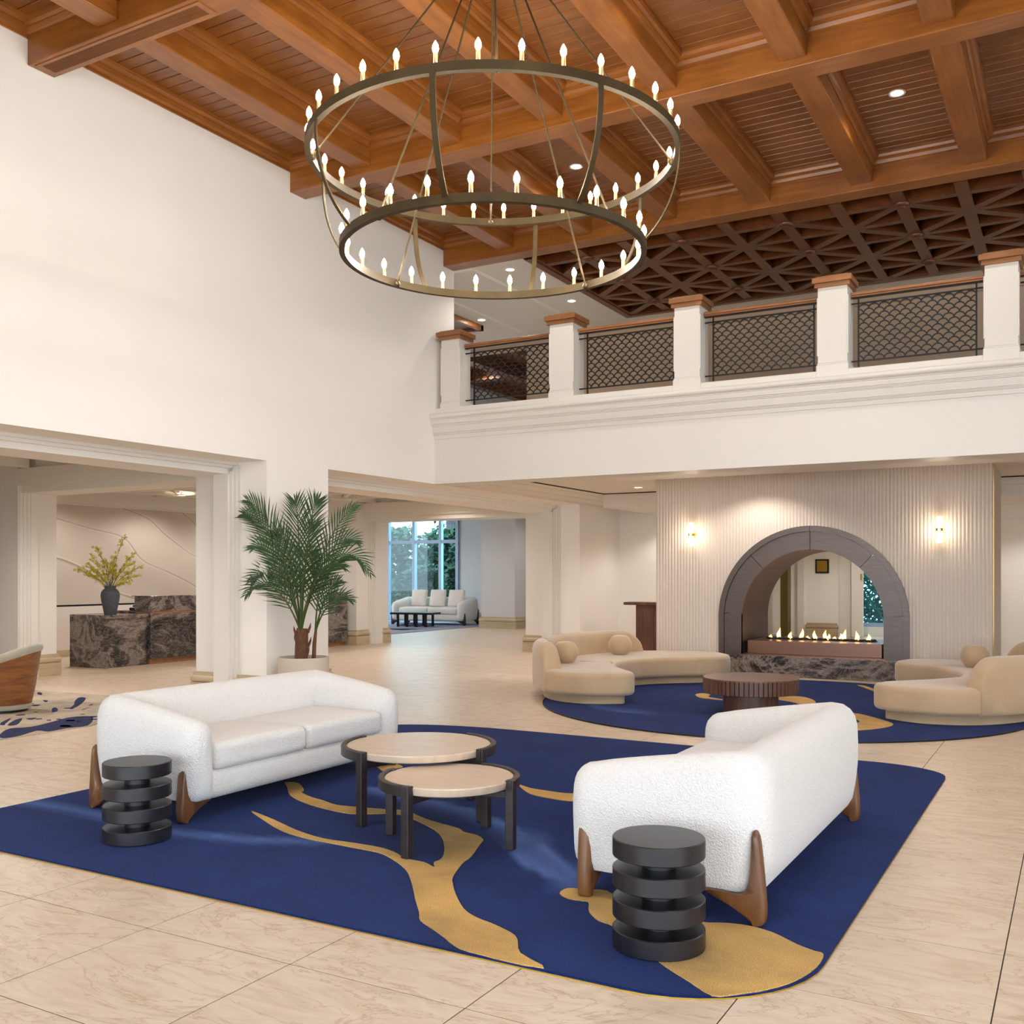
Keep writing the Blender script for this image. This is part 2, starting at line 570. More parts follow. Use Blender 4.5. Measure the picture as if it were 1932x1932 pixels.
for dep, x, y in cells:
    under = -5.9 < x < -1.4 and 4.0 < y < 8.3
    if ntile < 290 and not under:
        inst('tile', tile_me, fl, (x, y, 0)); ntile += 1
    else:
        rest.box(x - TX / 2 + .0026, x + TX / 2 - .0026, y - TY / 2 + .0026, y + TY / 2 - .0026, -0.012, 0.0)
ro = rest.build('tile_field', 'tile', fl); ro['kind'] = 'stuff'

# ---- long white wall with the two wide openings
b = MB()
b.box(-9.2, XL, -5.3, 13.488, 3.0, 6.95)
b.box(-9.2, XL, 13.488, 20.12, 3.0, 4.0)
b.box(-9.98, -9.32, 3.2, 20.12, 2.86, 3.6)
b.box(-9.32, -9.26, 3.2, 20.12, 2.93, 3.6)
b.box(-9.26, -9.2, 3.2, 20.12, 2.965, 3.6)
b.box(-9.8, XL, -5.3, 3.2, 0, 3.6)
b.box(-9.3, XL, 9.236, 10.40, 0, 3.0)
b.box(-9.8, XL, 18.125, 20.12, 0, 3.0)
wl = struct(b.build('wall_left', 'wall'), 'tall white plaster wall above the two wide openings', 'wall')
def casing(name, y, sgn, par):
    c = MB()
    for xa, xb_, p, z in ((-9.54, -9.29, .085, 2.86), (-9.29, -9.24, .06, 2.89), (-9.24, -9.19, .04, 2.93), (-9.19, -9.14, .02, 2.97)):
        c.box(xa, xb_, min(y, y - sgn * p), max(y, y - sgn * p), 0, z)
    c.build(name, 'white', par)
casing('opening_casing', 9.236, 1, wl)
casing('opening_casing', 10.40, -1, wl)
casing('opening_casing', 18.125, 1, wl)
MB().box(-9.985, -9.5, 9.28, 10.36, 0, 3.2).build('pier_shaft', 'white', wl)
MB().box(-9.95, -9.5, 18.12, 19.3, 0, 3.2).build('pier_shaft', 'white', wl)
def stone_base(x0, x1, y0, y1, par, h=.34):
    m = MB()
    m.box(x0 - .05, x1 + .05, y0 - .05, y1 + .05, 0, h * .6)
    m.rbox(x0 - .065, x1 + .065, y0 - .065, y1 + .065, h * .6, h * .88, .042, 3)
    m.box(x0 - .03, x1 + .03, y0 - .03, y1 + .03, h * .88, h)
    return m.build('stone_base', 'bmarble', par)
stone_base(-9.19, XL, 9.236, 10.40, wl)
stone_base(-9.985, -9.56, 9.28, 10.36, wl)
stone_base(-9.95, -9.56, 18.12, 19.3, wl)
stone_base(-9.19, XL, 18.125, 20.1, wl, .2)

# ---- reception wing behind that wall
b = MB()
b.box(-17.4, -17.1, 10.2, 18.6, 2.95, 3.4)
b.box(-22, -14.1, 9.56, 10.2, 0, 3.4)
b.box(-14.1, -9.62, 9.6, 10.2, 2.84, 3.4)
b.box(-17.3, -14.1, 17.78, 18.92, 0, 3.4)
b.box(-14.1, -9.62, 18.1, 18.9, 2.80, 3.4)
b.box(-22.3, -22, 2.6, 10.6, 0, 3.4)
b.box(-22.3, -9.8, 2.6, 2.9, 0, 3.4)
wr = struct(b.build('wall_reception', 'white'), 'white partition walls and headers of the reception wing', 'wall')
for (y0, y1) in ((9.86, 10.21), (18.67, 18.94)):
    MB().box(-14.2, -14.08, y0, y1, 0, 3.2).build('pier_shaft', 'white', wr)
    stone_base(-14.3, -14.08, y0, y1, wr)
stone_base(-14.6, -14.1, 17.78, 18.16, wr)
for ya, s_ in ((9.58, 1), (18.22, 1)):
    m = MB()
    for k, p in enumerate((.02, .04, .06)):
        m.box(-14.1, -14.1 + p, ya + .05 * k, ya + .05 * k + .05, 0, 2.95 - .03 * k)
    m.box(-14.1, -14.02, ya + .15, ya + .27 if ya < 12 else 18.66, 0, 2.85)
    m.build('opening_casing', 'white', wr)
m = MB()
m.box(-14.1, -9.98, 9.54, 9.6, 2.95, 3.02); m.box(-14.1, -9.98, 9.5, 9.6, 3.02, 3.2)
m.box(-14.1, -9.98, 18.04, 18.1, 2.9, 2.96); m.box(-14.1, -9.98, 18.0, 18.1, 2.96, 3.2)
m.build('header_molding', 'white', wr)
# veined feature wall with pale wainscot and shadow gap
MB().box(-17.3, -17.1, 10.2, 17.78, 1.0, 2.95).build('veined_panel', 'cmarble', wr)
MB().box(-17.3, -17.05, 10.2, 17.78, 0.13, .965).build('wainscot', 'linen', wr)
MB().box(-17.3, -17.12, 10.2, 17.78, .965, 1.0).build('shadow_gap', 'slot', wr)
MB().box(-17.3, -17.03, 10.2, 17.78, 0, .13).build('stone_skirting', 'bmarble', wr)
m = MB(); m.box(-17.1, -16.98, 10.2, 17.78, 2.98, 3.06); m.box(-17.1, -16.9, 10.2, 17.78, 3.06, 3.3)
m.build('crown_molding', 'white', wr)

# wing ceiling: white coffer lattice
cw = struct(MB().box(-22, -9.2, -2, 19.0, 3.36, 3.5).build('ceiling_wing', 'ceil'), 'white lattice ceiling of the reception wing', 'ceiling')
for k in range(7):
    x = -10.2 - 1.2 * k
    for (y0, y1) in ((4.0, 9.5), (10.4, 18.1)):
        MB().box(x - .06, x + .06, y0, y1, 3.2, 3.36).build('lattice_beam', 'white', cw)
for y in [4.6 + 1.2 * k for k in range(4)] + [11.0 + 1.2 * k for k in range(6)]:
    MB().box(-17.1, -9.8, y - .06, y + .06, 3.21, 3.36).build('lattice_beam', 'white', cw)
m_diag = MB()
for y0 in [4.6 + 1.2 * k for k in range(3)] + [11.0 + 1.2 * k for k in range(5)]:
    for k in range(5):
        x0 = -10.2 - 1.2 * k
        sg = 1 if (k + int(y0 * 10)) % 2 else -1
        cx, cy = x0 - .6, y0 + .6
        o = MB().box(-.82, .82, -.04, .04, 3.24, 3.36).build('lattice_diagonal', 'white', cw, (cx, cy, 0))
        o.rotation_euler = (0, 0, sg * pi / 4)

# ---- lounge beyond the wing, with its tall garden window
b = MB()
b.box(-17.92, -9.8, 28.0, 28.3, 0, 3.85)
b.box(-15.4, -14.25, 25.3, 26.6, 0, 3.85)
b.box(-24.3, -24, 18, 20.5, 0, 3.85); b.box(-24.3, -24, 23.6, 28.3, 0, 3.85)  # gap in the unseen side wall, added to let daylight into the lounge
b.box(-10.0, -9.8, 19.2, 28, 0, 3.85)
b.box(-24, -17.3, 18.6, 18.92, 0, 3.85)
b.box(-17.3, -9.8, 18.6, 18.9, 3.4, 3.85)
wo = struct(b.build('wall_lounge', 'greige'), 'pale grey walls of the far lounge', 'wall')
stone_base(-15.4, -14.25, 25.3, 26.6, wo)
stone_base(-17.9, -16.9, 28.02, 28.2, wo)
struct(MB().box(-24, -9.8, 18.6, 28.3, 3.85, 3.94).build('ceiling_lounge', 'ceil'), 'plain ceiling of the far lounge', 'ceiling')
wd = struct(MB().box(-24, -17.92, 27.95, 28.05, 0, .06).build('window_1', 'mullion'), 'tall grey framed window onto green shrubs', 'window')
for x in (-24, -22.97, -21.88, -20.79, -19.70, -18.62, -17.95):
    MB().box(x - .055, x + .055, 27.93, 28.07, 0.06, 3.85).build('mullion', 'mullion', wd)
MB().box(-24, -17.92, 27.94, 28.06, 2.63, 2.74).build('transom', 'mullion', wd)
for x0, x1 in ((-24, -22.97), (-22.97, -21.88), (-21.88, -20.79), (-20.79, -19.70), (-19.70, -18.62), (-18.62, -17.95)):
    MB().box(x0 + .05, x1 - .05, 27.995, 28.005, .06, 2.63).build('pane', 'glass', wd)
    MB().box(x0 + .05, x1 - .05, 27.995, 28.005, 2.74, 3.85).build('pane', 'glass', wd)

# ---- balcony front, slab and the ceiling under it
b = MB()
b.box(XL, 6, 12.93, 13.4, 3.0, 4.05)
b.box(-9.8, 6, 13.3, 20.2, 3.3, 4.05)
prof = [(0, 3.686), (.012, 3.69), (.012, 3.745), (.03, 3.752), (.03, 3.76), (.042, 3.768), (.042, 3.775), (.056, 3.782), (.056, 3.872), (.07, 3.878), (.07, 3.888), (.084, 3.894), (.084, 3.905), (.1, 3.911), (.1, 3.972), (.112, 3.978), (.112, 3.988)]
tor = [(.112 + .045 * sin(pi * t / 10), 4.03 - .042 * cos(pi * t / 10)) for t in range(11)]
prof += tor + [(.05, 4.075), (.05, 4.09), (-.02, 4.1), (-.3, 4.1), (-.3, 3.686)]
b.rings([[(x, 12.93 - p, z) for p, z in prof] for x in (XL - .02, 6)], smooth=False)
wb = struct(b.build('wall_balcony', 'white'), 'white balcony front with stepped cornice over the fireplace lounge', 'wall')
MB().rbox(XL, 6, 12.95, 13.28, 4.08, 4.175, .012, 2).build('railing_kerb', 'white', wb)
cu = struct(MB().box(XL, 6, 13.4, 27, 3.17, 3.3).build('ceiling_lower', 'ceil'), 'smooth cream ceiling beneath the balcony', 'ceiling')
m = MB(); m.box(-8.1, -8.065, 14.6, 17.9, 3.155, 3.18); m.box(-8.1, -5.9, 17.865, 17.9, 3.155, 3.18); m.box(-1.6, 4, 17.865, 17.9, 3.155, 3.18)
m.build('air_slot', 'slot', cu)
def crown_x(y0, x0, x1):   # crown running along the long wall (X=XL)
    c = MB()
    pr = [(0, 3.0), (.03, 3.0), (.03, 3.03), (.10, 3.05), (.16, 3.09), (.16, 3.10), (.26, 3.12), (.34, 3.15), (.34, 3.16), (.6, 3.165), (.6, 3.2), (0, 3.2)]
    c.rings([[(XL + p, y, z) for p, z in pr] for y in (x0, x1)], smooth=False)
    return c
crown_x(0, 13.4, 20.1).build('crown_molding', 'ceil', cu)
MB().box(-8.1, -5.9, 17.9, 20.12, 2.9, 3.18).build('niche_soffit', 'white', cu)
MB().box(-1.6, 4, 17.9, 20.12, 2.86, 3.18).build('niche_soffit', 'white', cu)
m = MB(); m.box(-8.1, -5.9, 17.86, 17.9, 3.06, 3.15); m.box(-8.1, -5.9, 17.88, 17.9, 3.02, 3.06); m.box(-1.6, 4, 17.84, 17.9, 3.04, 3.15)
m.build('soffit_molding', 'white', cu)
# walls behind the fireplace
b = MB()
b.box(XL, -5.9, 20.12, 20.4, 0, 3.3)
b.box(-8.3, -8.0, 20.4, 27.3, 0, 3.3)
b.box(-2.0, -1.35, 20.12, 20.4, 0, 3.3)
b.box(-1.35, 4, 20.2, 20.5, 0, 3.3)
b.box(-1.35, 4, 20.12, 20.4, 2.62, 3.3)
b.box(-2.0, -1.85, 20.4, 27.3, 0, 3.3)
b.box(-8.0, -6.25, 26.4, 26.7, 0, 3.3)
b.box(-6.25, -5.25, 26.45, 26.7, 0, 3.3)
b.box(-3.3, -1.9, 26.8, 27.1, 0, 3.3)
wk = struct(b.build('wall_back', 'wall'), 'white walls behind the see-through fireplace', 'wall')

# ---- mezzanine: rear wall and painted ceilings
b = MB()
b.box(-9.92, 6, 18.1, 18.3, 4.05, 6.47)
b.box(-22, -9.92, 18.1, 18.3, 6.27, 6.9)
b.box(-9.92, 6, 18.02, 18.1, 6.25, 6.47)
b.box(-9.92, 6, 17.97, 18.1, 6.36, 6.47)
wm = struct(b.build('wall_mezzanine', 'beige'), 'beige rear wall of the mezzanine', 'wall')
b = MB()
b.box(-8.37, -7.336, 13.49, 18.1, 6.47, 6.6)
b.box(-7.336, 6, 17.40, 18.1, 6.47, 6.6)
b.box(-9.6, -8.37, 13.49, 18.1, 6.42, 6.6)
b.box(-22, -9.6, 13.49, 18.1, 6.38, 6.6)
cm = struct(b.build('ceiling_mezzanine', 'ceil'), 'dark lattice coffer ceiling with cream border above the mezzanine', 'ceiling')
m = MB(); m.box(-10.06, -9.98, 13.6, 16.48, 6.28, 6.38); m.box(-13.5, -9.98, 16.40, 16.48, 6.28, 6.38)
m.build('timber_frame', 'cap', cm)
MB().box(-13.5, -10.06, 13.6, 16.4, 6.33, 6.38).build('timber_panel', 'latpanel', cm)
struct(MB().box(-13.3, -13.0, 18.3, 34, 4.05, 6.8).box(-8, -7.7, 18.3, 34, 4.05, 6.8).box(-13.3, -7.7, 34, 34.3, 4.05, 6.8).box(-13.3, -7.7, 18.3, 34.3, 3.95, 4.05).box(-14.3, -14, 13.3, 18.3, 4.05, 6.8).box(-14.3, -9.2, 13.2, 13.49, 3.5, 6.9).box(-14.3, -9.8, 13.3, 18.3, 3.9, 4.05).build('wall_upper_hall', 'greige'), 'pale wall of the upper hall seen past the balcony railing', 'wall')
ch = struct(MB().box(-13, -8, 18.3, 34, 6.5, 6.6).build('ceiling_upper_hall', 'plank'), 'timber ceiling of the upper hall seen past the balcony railing', 'ceiling')
for x in (-12.9, -11.5, -10.1):
    MB().box(x - .14, x + .14, 18.3, 34, 6.18, 6.5).build('timber_beam', 'latx', ch)
for y in (20.5, 24.0, 27.5):
    MB().box(-13, -8, y - .14, y + .14, 6.22, 6.5).build('timber_beam', 'latpanel', ch)

# ---- beamed timber ceiling of the lobby
ZC = 6.86
ce = struct(MB().box(-9.2, 6.2, -5.3, 13.49, 6.89, 7.0).build('ceiling', 'ventdark'), 'stained timber ceiling with crossing beams and boards', 'ceiling')
pl_me = MB().rbox(-7.5, 7.5, -.075, .075, -.03, 0.0, .007, 1).mesh('board', 'plank')
y = 2.0
while y < 13.15:
    inst('board', pl_me, ce, (-1.3, y + .08, ZC + .03)); y += .1595
beam_y = (-1.27, 2.38, 6.008, 9.653, 13.173)
mb_me = MB().rbox(-7.46, 7.46, 0, .29, 6.45, 6.88, .012, 2).mesh('main_beam', 'beamx')
cmx = MB()
prf = [(0, 6.70), (.012, 6.70), (.012, 6.725), (.03, 6.735), (.045, 6.77), (.045, 6.785), (.075, 6.80), (.085, 6.83), (.085, 6.862), (0, 6.862)]
cmx.rings([[(x, -p, z) for p, z in prf] for x in (-7.46, 7.46)], smooth=False)
cmx_me = cmx.mesh('beam_molding', 'beamx')
for y in beam_y:
    o = inst('main_beam', mb_me, ce, (-1.26, y, 0))
    inst('beam_molding', cmx_me, ce, (-1.26, y, 0))
    if y < 13:
        inst('beam_molding', cmx_me, ce, (-1.26, y + .29, 0), (0, 0, pi))
xb = [-7.70 + 1.296 * k for k in range(10)]
sprf = [(0, 6.72), (.012, 6.72), (.03, 6.735), (.045, 6.77), (.045, 6.785), (.075, 6.80), (.085, 6.83), (.085, 6.862), (0, 6.862)]
for bi in range(4):
    y0 = beam_y[bi] + .29; y1 = beam_y[bi + 1]; L = y1 - y0
    if bi == 0:
        continue
    me = MB().rbox(0, .262, 0, L, 6.53, 6.88, .012, 2).mesh('cross_beam', 'beamy')
    c2 = MB(); c2.rings([[(-p, yy, z) for p, z in sprf] for yy in (.08, L - .08)], smooth=False)
    c3 = MB(); c3.rings([[(.262 + p, yy, z) for p, z in sprf] for yy in (.08, L - .08)], smooth=False)
    m2 = c2.mesh('beam_molding', 'beamy'); m3 = c3.mesh('beam_molding', 'beamy')
    for x in xb:
        inst('cross_beam', me, ce, (x, y0, 0))
        inst('beam_molding', m2, ce, (x, y0, 0)); inst('beam_molding', m3, ce, (x, y0, 0))
    wp = [(0, 6.70), (.02, 6.70), (.02, 6.73), (.05, 6.75), (.06, 6.79), (.06, 6.81), (.10, 6.83), (.11, 6.862), (0, 6.862)]
    c4 = MB(); c4.rings([[(XL + p, yy, z) for p, z in wp] for yy in (y0, y1)], smooth=False)
    c4.build('wall_crown', 'beamy', ce)

# ---- dark lattice over the mezzanine
LX0, LY1, DX, DY = -7.336, 17.40, .7575, .6925
ZL = 6.45
MB().box(LX0, 4, 13.5, LY1, ZL + .19, ZL + .21).build('coffer_panel', 'latpanel', cm)
m = MB(); m.box(LX0 - .09, LX0 + .03, 13.5, LY1 + .09, ZL - .02, ZL + .2); m.box(LX0, 4, LY1 - .03, LY1 + .09, ZL - .02, ZL + .2)
m.box(LX0 - .12, LX0 + .03, 13.5, LY1 + .12, ZL + .0, ZL + .03)
m.build('coffer_frame', 'latx', cm)
def rib(l, w):
    r = MB()
    r.box(-l / 2, l / 2, -w * .5, w * .5, ZL, ZL + .018)
    r.box(-l / 2, l / 2, -w * .42, w * .42, ZL + .018, ZL + .045)
    r.box(-l / 2, l / 2, -w * .3, w * .3, ZL + .045, ZL + .2)
    return r
sy_me = rib(LY1 - 13.5, .16).mesh('lattice_strip', 'latx')
sx_me = rib(DX, .115).mesh('lattice_rib', 'latx')
dg_me = rib(math.hypot(DX, DY), .135).mesh('lattice_diagonal', 'latx')
ro_me = MB().lathe([(0, ZL - .05), (.05, ZL - .05), (.06, ZL - .035), (.095, ZL - .03), (.11, ZL - .012), (.11, ZL)], 12).mesh('rosette', 'latx')
for i in range(0, 11):
    x = LX0 + DX * i
    inst('lattice_strip', sy_me, cm, (x, (LY1 + 13.5) / 2, 0), (0, 0, pi / 2))
    for j in range(0, 6):
        y = LY1 - DY * j
        if y < 13.4: continue
        inst('lattice_rib', sx_me, cm, (x + DX / 2, y, .002))
        if j < 5:
            sg = 1 if (i + j) % 2 == 0 else -1
            inst('lattice_diagonal', dg_me, cm, (x + DX / 2, y - DY / 2, .001), (0, 0, -sg * math.atan2(DY, DX)))
        if i % 2 == 1 and j % 2 == 1:
            inst('rosette', ro_me, cm, (x, y, 0))

# ---- unseen shell of the lobby: window wall behind the camera, side wall with openings added to light the long wall
b = MB()
b.box(6, 6.3, 12, 28, 0, 7); b.box(6, 6.3, 3, 12, 0, 4.2); b.box(6, 6.3, 3, 12, 5.9, 7); b.box(6, 6.3, 3, 5, 4.2, 5.9); b.box(6, 6.3, -5, 3, 3.2, 7); b.box(6, 6.3, -5, 3, 0, .2)
for y in (-3, -1, 1):
    b.box(6.05, 6.2, y - .06, y + .06, .2, 3.2)
wri = struct(b.build('wall_right', 'wall'), 'unseen white side wall with openings added for fill light', 'wall')
b = MB()
b.box(-9.2, -7.2, -5.3, -5, 0, 7); b.box(-7.2, 6.2, -5.3, -5, 3.9, 7); b.box(-7.2, 6.2, -5.3, -5, 0, .2)
for x in (-6.2, -3.8, -1.4, 1.0, 3.4):
    b.box(x - .06, x + .06, -5.2, -5.05, .2, 3.9)
struct(b.build('wall_front', 'wall'), 'window wall behind the viewpoint', 'wall')
# outdoor ground
struct(MB().box(-60, 60, -60, 80, -.4, -.13).build('ground', 'paving'), 'pale paving outside the building', 'ground')

# ================================================================ FIREPLACE
FY = 15.65
CXA, CZA, RO, RI = -3.598, .904, 1.438, 1.075
# fluted wall with the arch cut out of it
b = MB()
x0, x1 = -6.118, -1.05
nfl = 98
pit = (x1 - x0) / nfl
def zlow(x):
    d = abs(x - CXA)
    return CZA + math.sqrt(max(0, (RO - .03) ** 2 - d * d)) if d < RO - .03 else 0.0
rr = []
for i in range(nfl):
    xa = x0 + pit * i
    for t, dd in ((0.0, .006), (.14, .001), (.3, -.003), (.5, -.005), (.7, -.003), (.86, .001)):
        x = xa + pit * t
        rr.append([(x, FY + dd, zlow(x)), (x, FY + dd, 3.17)])
b.rings(rr, closed=False, caps=False, smooth=False)
for (xa, xb_, ) in ((x0, CXA - RO + .02), (CXA + RO - .02, x1)):
    b.box(xa, xb_, FY + .014, 17.2, 0, 3.2)
b.box(CXA - RO, CXA + RO, FY + .014, 17.2, CZA + RO - .02, 3.2)
wf = struct(b.build('wall_fireplace', 'flute'), 'fluted greige wall around the arched fireplace', 'wall')
m = MB(); m.box(x1 - .004, x1 + .006, FY - .008, FY + .02, 0, 3.17); m.build('corner_bead', 'brass', wf)

fp = thing('fireplace', 'see-through arched bronze fireplace with flames and dark marble hearth', 'fireplace', (CXA, FY, 0))
def arch_band(r0, r1, y0, y1, a0, a1, n=24):
    k = MB(); rings = []
    for i in range(n + 1):
        a = a0 + (a1 - a0) * i / n
        c, s_ = cos(a), sin(a)
        rings.append([(r0 * c, y0, CZA + r0 * s_), (r1 * c, y0, CZA + r1 * s_), (r1 * c, y1, CZA + r1 * s_), (r0 * c, y1, CZA + r0 * s_)])
    k.rings(rings, closed=True, caps=True, smooth=False)
    return k
g = .004
# outer trim, in two halves meeting at the crown
for a0, a1 in ((0, pi / 2 - .002), (pi / 2 + .002, pi)):
    arch_band(RO - .085, RO, -.045, .06, a0, a1, 30).build('arch_trim', 'bronze', fp)
for sx in (-1, 1):
    m = MB(); xs = sorted((sx * (RO - .085), sx * RO)); m.box(xs[0], xs[1], -.045, .06, .32, CZA); m.build('jamb_trim', 'bronze', fp)
    xs = sorted((sx * RI, sx * (RO - .09))); MB().box(xs[0], xs[1], -.02, .05, .32, .97).build('jamb_panel', 'bronze', fp)
    xs = sorted((sx * RI, sx * (RI + .03))); MB().box(xs[0], xs[1], -.01, 1.55, .32, .97).build('lining_panel', 'bronze_dark', fp)
A1 = math.asin((.97 - CZA) / ((RI + RO) / 2)) + .0
for a0, a1 in ((A1, R(47)), (R(47), pi / 2), (pi / 2, R(133)), (R(133), pi - A1)):
    arch_band(RI, RO - .09, -.02, .05, a0 + g, a1 - g, 16).build('arch_panel', 'bronze', fp)
    arch_band(RI, RI + .03, .052, 1.55, a0 + .002, a1 - .002, 16).build('lining_panel', 'bronze_dark', fp)
MB().rbox(-RI + .05, RI - .05, .15, 1.4, .335, .54, .006, 2).build('burner_plinth', 'pink_bronze', fp)
MB().box(-RI - .02, RI + .02, -.03, 1.5, .32, .335).build('copper_sill', 'pink_bronze', fp)
MB().rbox(-RO - .02, RO + .02, -.08, 1.55, 0, .32, .008, 2).build('hearth', 'dmarble', fp)
MB().box(-.86, .86, .60, .80, .535, .548).build('burner_tray', 'rock', fp)
m = MB()
for k in range(230):
    x = rng.uniform(-.84, .84); y = rng.uniform(.62, .78); r = rng.uniform(.012, .024)
    m.rbox(x - r, x + r, y - r, y + r, .548, .548 + r * 1.3, r * .5, 1)
o = m.build('lava_rock', 'rock', fp); o['kind'] = 'stuff'
for (x, h) in ((-.78, .07), (-.66, .18), (-.47, .12), (-.30, .17), (-.08, .15), (.08, .16), (.13, .1), (.31, .11), (.38, .18), (.56, .16), (.74, .12), (-.2, .06), (.22, .06)):
    prof = [(.002, 0), (.026, .018), (.03, .05), (.024, .09), (.012, .14), (.002, .18)]
    f = MB()
    rings = []
    ph = rng.uniform(0, 6)
    for (r, z) in prof:
        ox = .012 * sin(ph + z * 26); oy = .008 * cos(ph + z * 20)
        rings.append([(ox + r * 1.15 * cos(2 * pi * t / 8), oy + r * .7 * sin(2 * pi * t / 8), z * h / .18) for t in range(8)])
    f.rings(rings)
    f.build('flame', 'flame', fp, (x, rng.uniform(.66, .74), .545))
light('fire_glow', 'AREA', (0, .7, .62), 14, (1, .5, .16), fp, 1.5, (pi, 0, 0), size_y=.12)

# sconces
def sconce(x, z, label):
    t = thing('wall_sconce', label, 'sconce', (x, FY - .01, z), 0, 'brass sconces on the fluted wall')
    rot = Matrix.Rotation(pi / 2, 4, 'X')
    MB().lathe([(0, 0), (.055, 0), (.055, .015), (0, .02)], 20, rot).build('backplate', 'brass', t)
    MB().lathe([(.012, 0), (.012, .09)], 10, rot).build('arm', 'brass', t)
    MB().lathe([(.044, -.022), (.05, -.015), (.05, .015), (.044, .022)], 20, Matrix.Translation((0, -.085, 0))).build('collar', 'brass', t)
    for s_ in (1, -1):
        MB().lathe([(.0, .02), (.038, .02), (.042, .06), (.042, .185), (.036, .19), (0, .19)] if s_ > 0 else [(0, -.19), (.036, -.19), (.042, -.185), (.042, -.06), (.038, -.02), (0, -.02)], 20, Matrix.Translation((0, -.085, 0))).build('glass_shade', 'sconce', t)
    light('sconce_lamp', 'POINT', (0, -.16, 0), 8, SOFTW, t, .09)
sconce(-5.475, 2.24, 'brass sconce with two lit glass shades beside the console table')
sconce(-1.747, 2.24, 'brass sconce with two lit glass shades near the brass wall corner')

# behind the fireplace
m = MB()
m.box(-6.2, -5.3, 26.3, 26.4, 0, 3.2)
m.build('pier_face', 'wall', wk)
stone_base(-6.1, -5.4, 26.28, 26.5, wk)
m = MB()
for xa, xb_ in ((-6.35, -6.2), (-5.3, -5.0)):
    m.box(xa, xb_, 26.2, 26.5, 0, 3.2)
m.build('opening_casing', 'white', wk)
MB().box(-6.56, -6.37, 25.3, 25.6, 0, 3.17).build('olive_jamb', 'olive', wk)
MB().box(-5.0, -4.965, 26.1, 26.4, 0, 3.17).build('olive_jamb', 'olive', wk)
d1 = struct(MB().rbox(-4.97, -4.68, 26.0, 26.06, .02, 3.1, .008, 1).build('door_1', 'white'), 'open white door leaf seen through the fireplace arch', 'door')
MB().cyl(-4.72, 25.96, 1.45, 1.6, .02, 10).build('door_handle', 'brass', d1)
wd2 = struct(MB().box(-4.95, -3.3, 26.9, 27.0, 0.24, .34).build('window_2', 'mullion'), 'garden window seen through the fireplace arch', 'window')
MB().box(-4.95, -3.3, 26.945, 26.955, .34, 3.2).build('pane', 'glass', wd2)
MB().box(-4.95, -3.3, 26.8, 27.1, 0, .24).build('window_sill', 'white', wd2)
pq = thing('plaque', 'gold plaque in black frame on wall behind the fireplace', 'plaque', (-5.74, 26.28, 1.80))
MB().rbox(-.17, .17, -.02, .02, -.18, .18, .004, 1).build('frame', 'black', pq)
MB().box(-.13, .13, -.026, -.018, -.14, .14).build('plate', 'plaque_gold', pq)

# ================================================================ RUGS
def rug_outline(x0, x1, y0, y1, radii, n=10, bulge=0.0):
    pts = []
    cs = [(x1, y0, -1, 1, -pi / 2), (x1, y1, -1, -1, 0), (x0, y1, 1, -1, pi / 2), (x0, y0, 1, 1, pi)]
    for (cx, cy, sx, sy, a0), (rx, ry) in zip(cs, radii):
        for k in range(n + 1):
            a = a0 + pi / 2 * k / n
            pts.append((cx + sx * rx + rx * cos(a), cy + sy * ry + ry * sin(a)))
    return pts

def seg_dist(p, a, b):
    ax, ay = a; bx, by = b
    t = max(0, min(1, ((p[0] - ax) * (bx - ax) + (p[1] - ay) * (by - ay)) / max(1e-9, (bx - ax) ** 2 + (by - ay) ** 2)))
    return math.hypot(p[0] - ax - t * (bx - ax), p[1] - ay - t * (by - ay))

def inside(p, poly):
    r = False; n = len(poly)
    for i in range(n):
        (xa, ya), (xb, yb) = poly[i], poly[(i + 1) % n]
        if (ya > p[1]) != (yb > p[1]) and p[0] < (xb - xa) * (p[1] - ya) / (yb - ya) + xa:
            r = not r
    return r

def pile_rug(root, poly, h, step, streaks):
    """pile surface as a fine grid inside the outline plus the outline prism below it; 'streak' holds the woven light-blue bands"""
    MB().prism(poly, 0.0, h - .002).build('backing', 'navy', root)
    xs = [p[0] for p in poly]; ys = [p[1] for p in poly]
    nx = int((max(xs) - min(xs)) / step); ny = int((max(ys) - min(ys)) / step)
    bm = bmesh.new()
    vs = [bm.verts.new((x, y, h)) for x, y in poly]
    bm.faces.new(vs)
    for i in range(1, nx):
        x = min(xs) + step * i
        bmesh.ops.bisect_plane(bm, geom=bm.verts[:] + bm.edges[:] + bm.faces[:], plane_co=(x, 0, 0), plane_no=(1, 0, 0))
    for j in range(1, ny):
        y = min(ys) + step * j
        bmesh.ops.bisect_plane(bm, geom=bm.verts[:] + bm.edges[:] + bm.faces[:], plane_co=(0, y, 0), plane_no=(0, 1, 0))
    me = bpy.data.meshes.new('pile')
    bm.normal_update()
    for f in bm.faces:
        if f.normal.z < 0: f.normal_flip()
    bm.to_mesh(me); bm.free()
    at = me.attributes.new('streak', 'FLOAT', 'POINT')
    vals = []
    for v in me.vertices:
        s = 0.0
        for line, w, side, amp in streaks:
            best = 9; bs = 0
            for a, b_ in zip(line, line[1:]):
                d = seg_dist(v.co, a, b_)
                if d < best:
                    best = d
                    bs = (b_[0] - a[0]) * (v.co.y - a[1]) - (b_[1] - a[1]) * (v.co.x - a[0])
            ww = w if bs * side > 0 else w * .15
            s = max(s, amp * max(0, 1 - best / ww))
        vals.append(s)
    at.data.foreach_set('value', vals)
    me.materials.append(MT['navy'])
    o = bpy.data.objects.new('pile', me); COL.objects.link(o); o.parent = root
    return o

def loc_poly(poly, c):
    return [(x - c[0], y - c[1]) for x, y in poly]

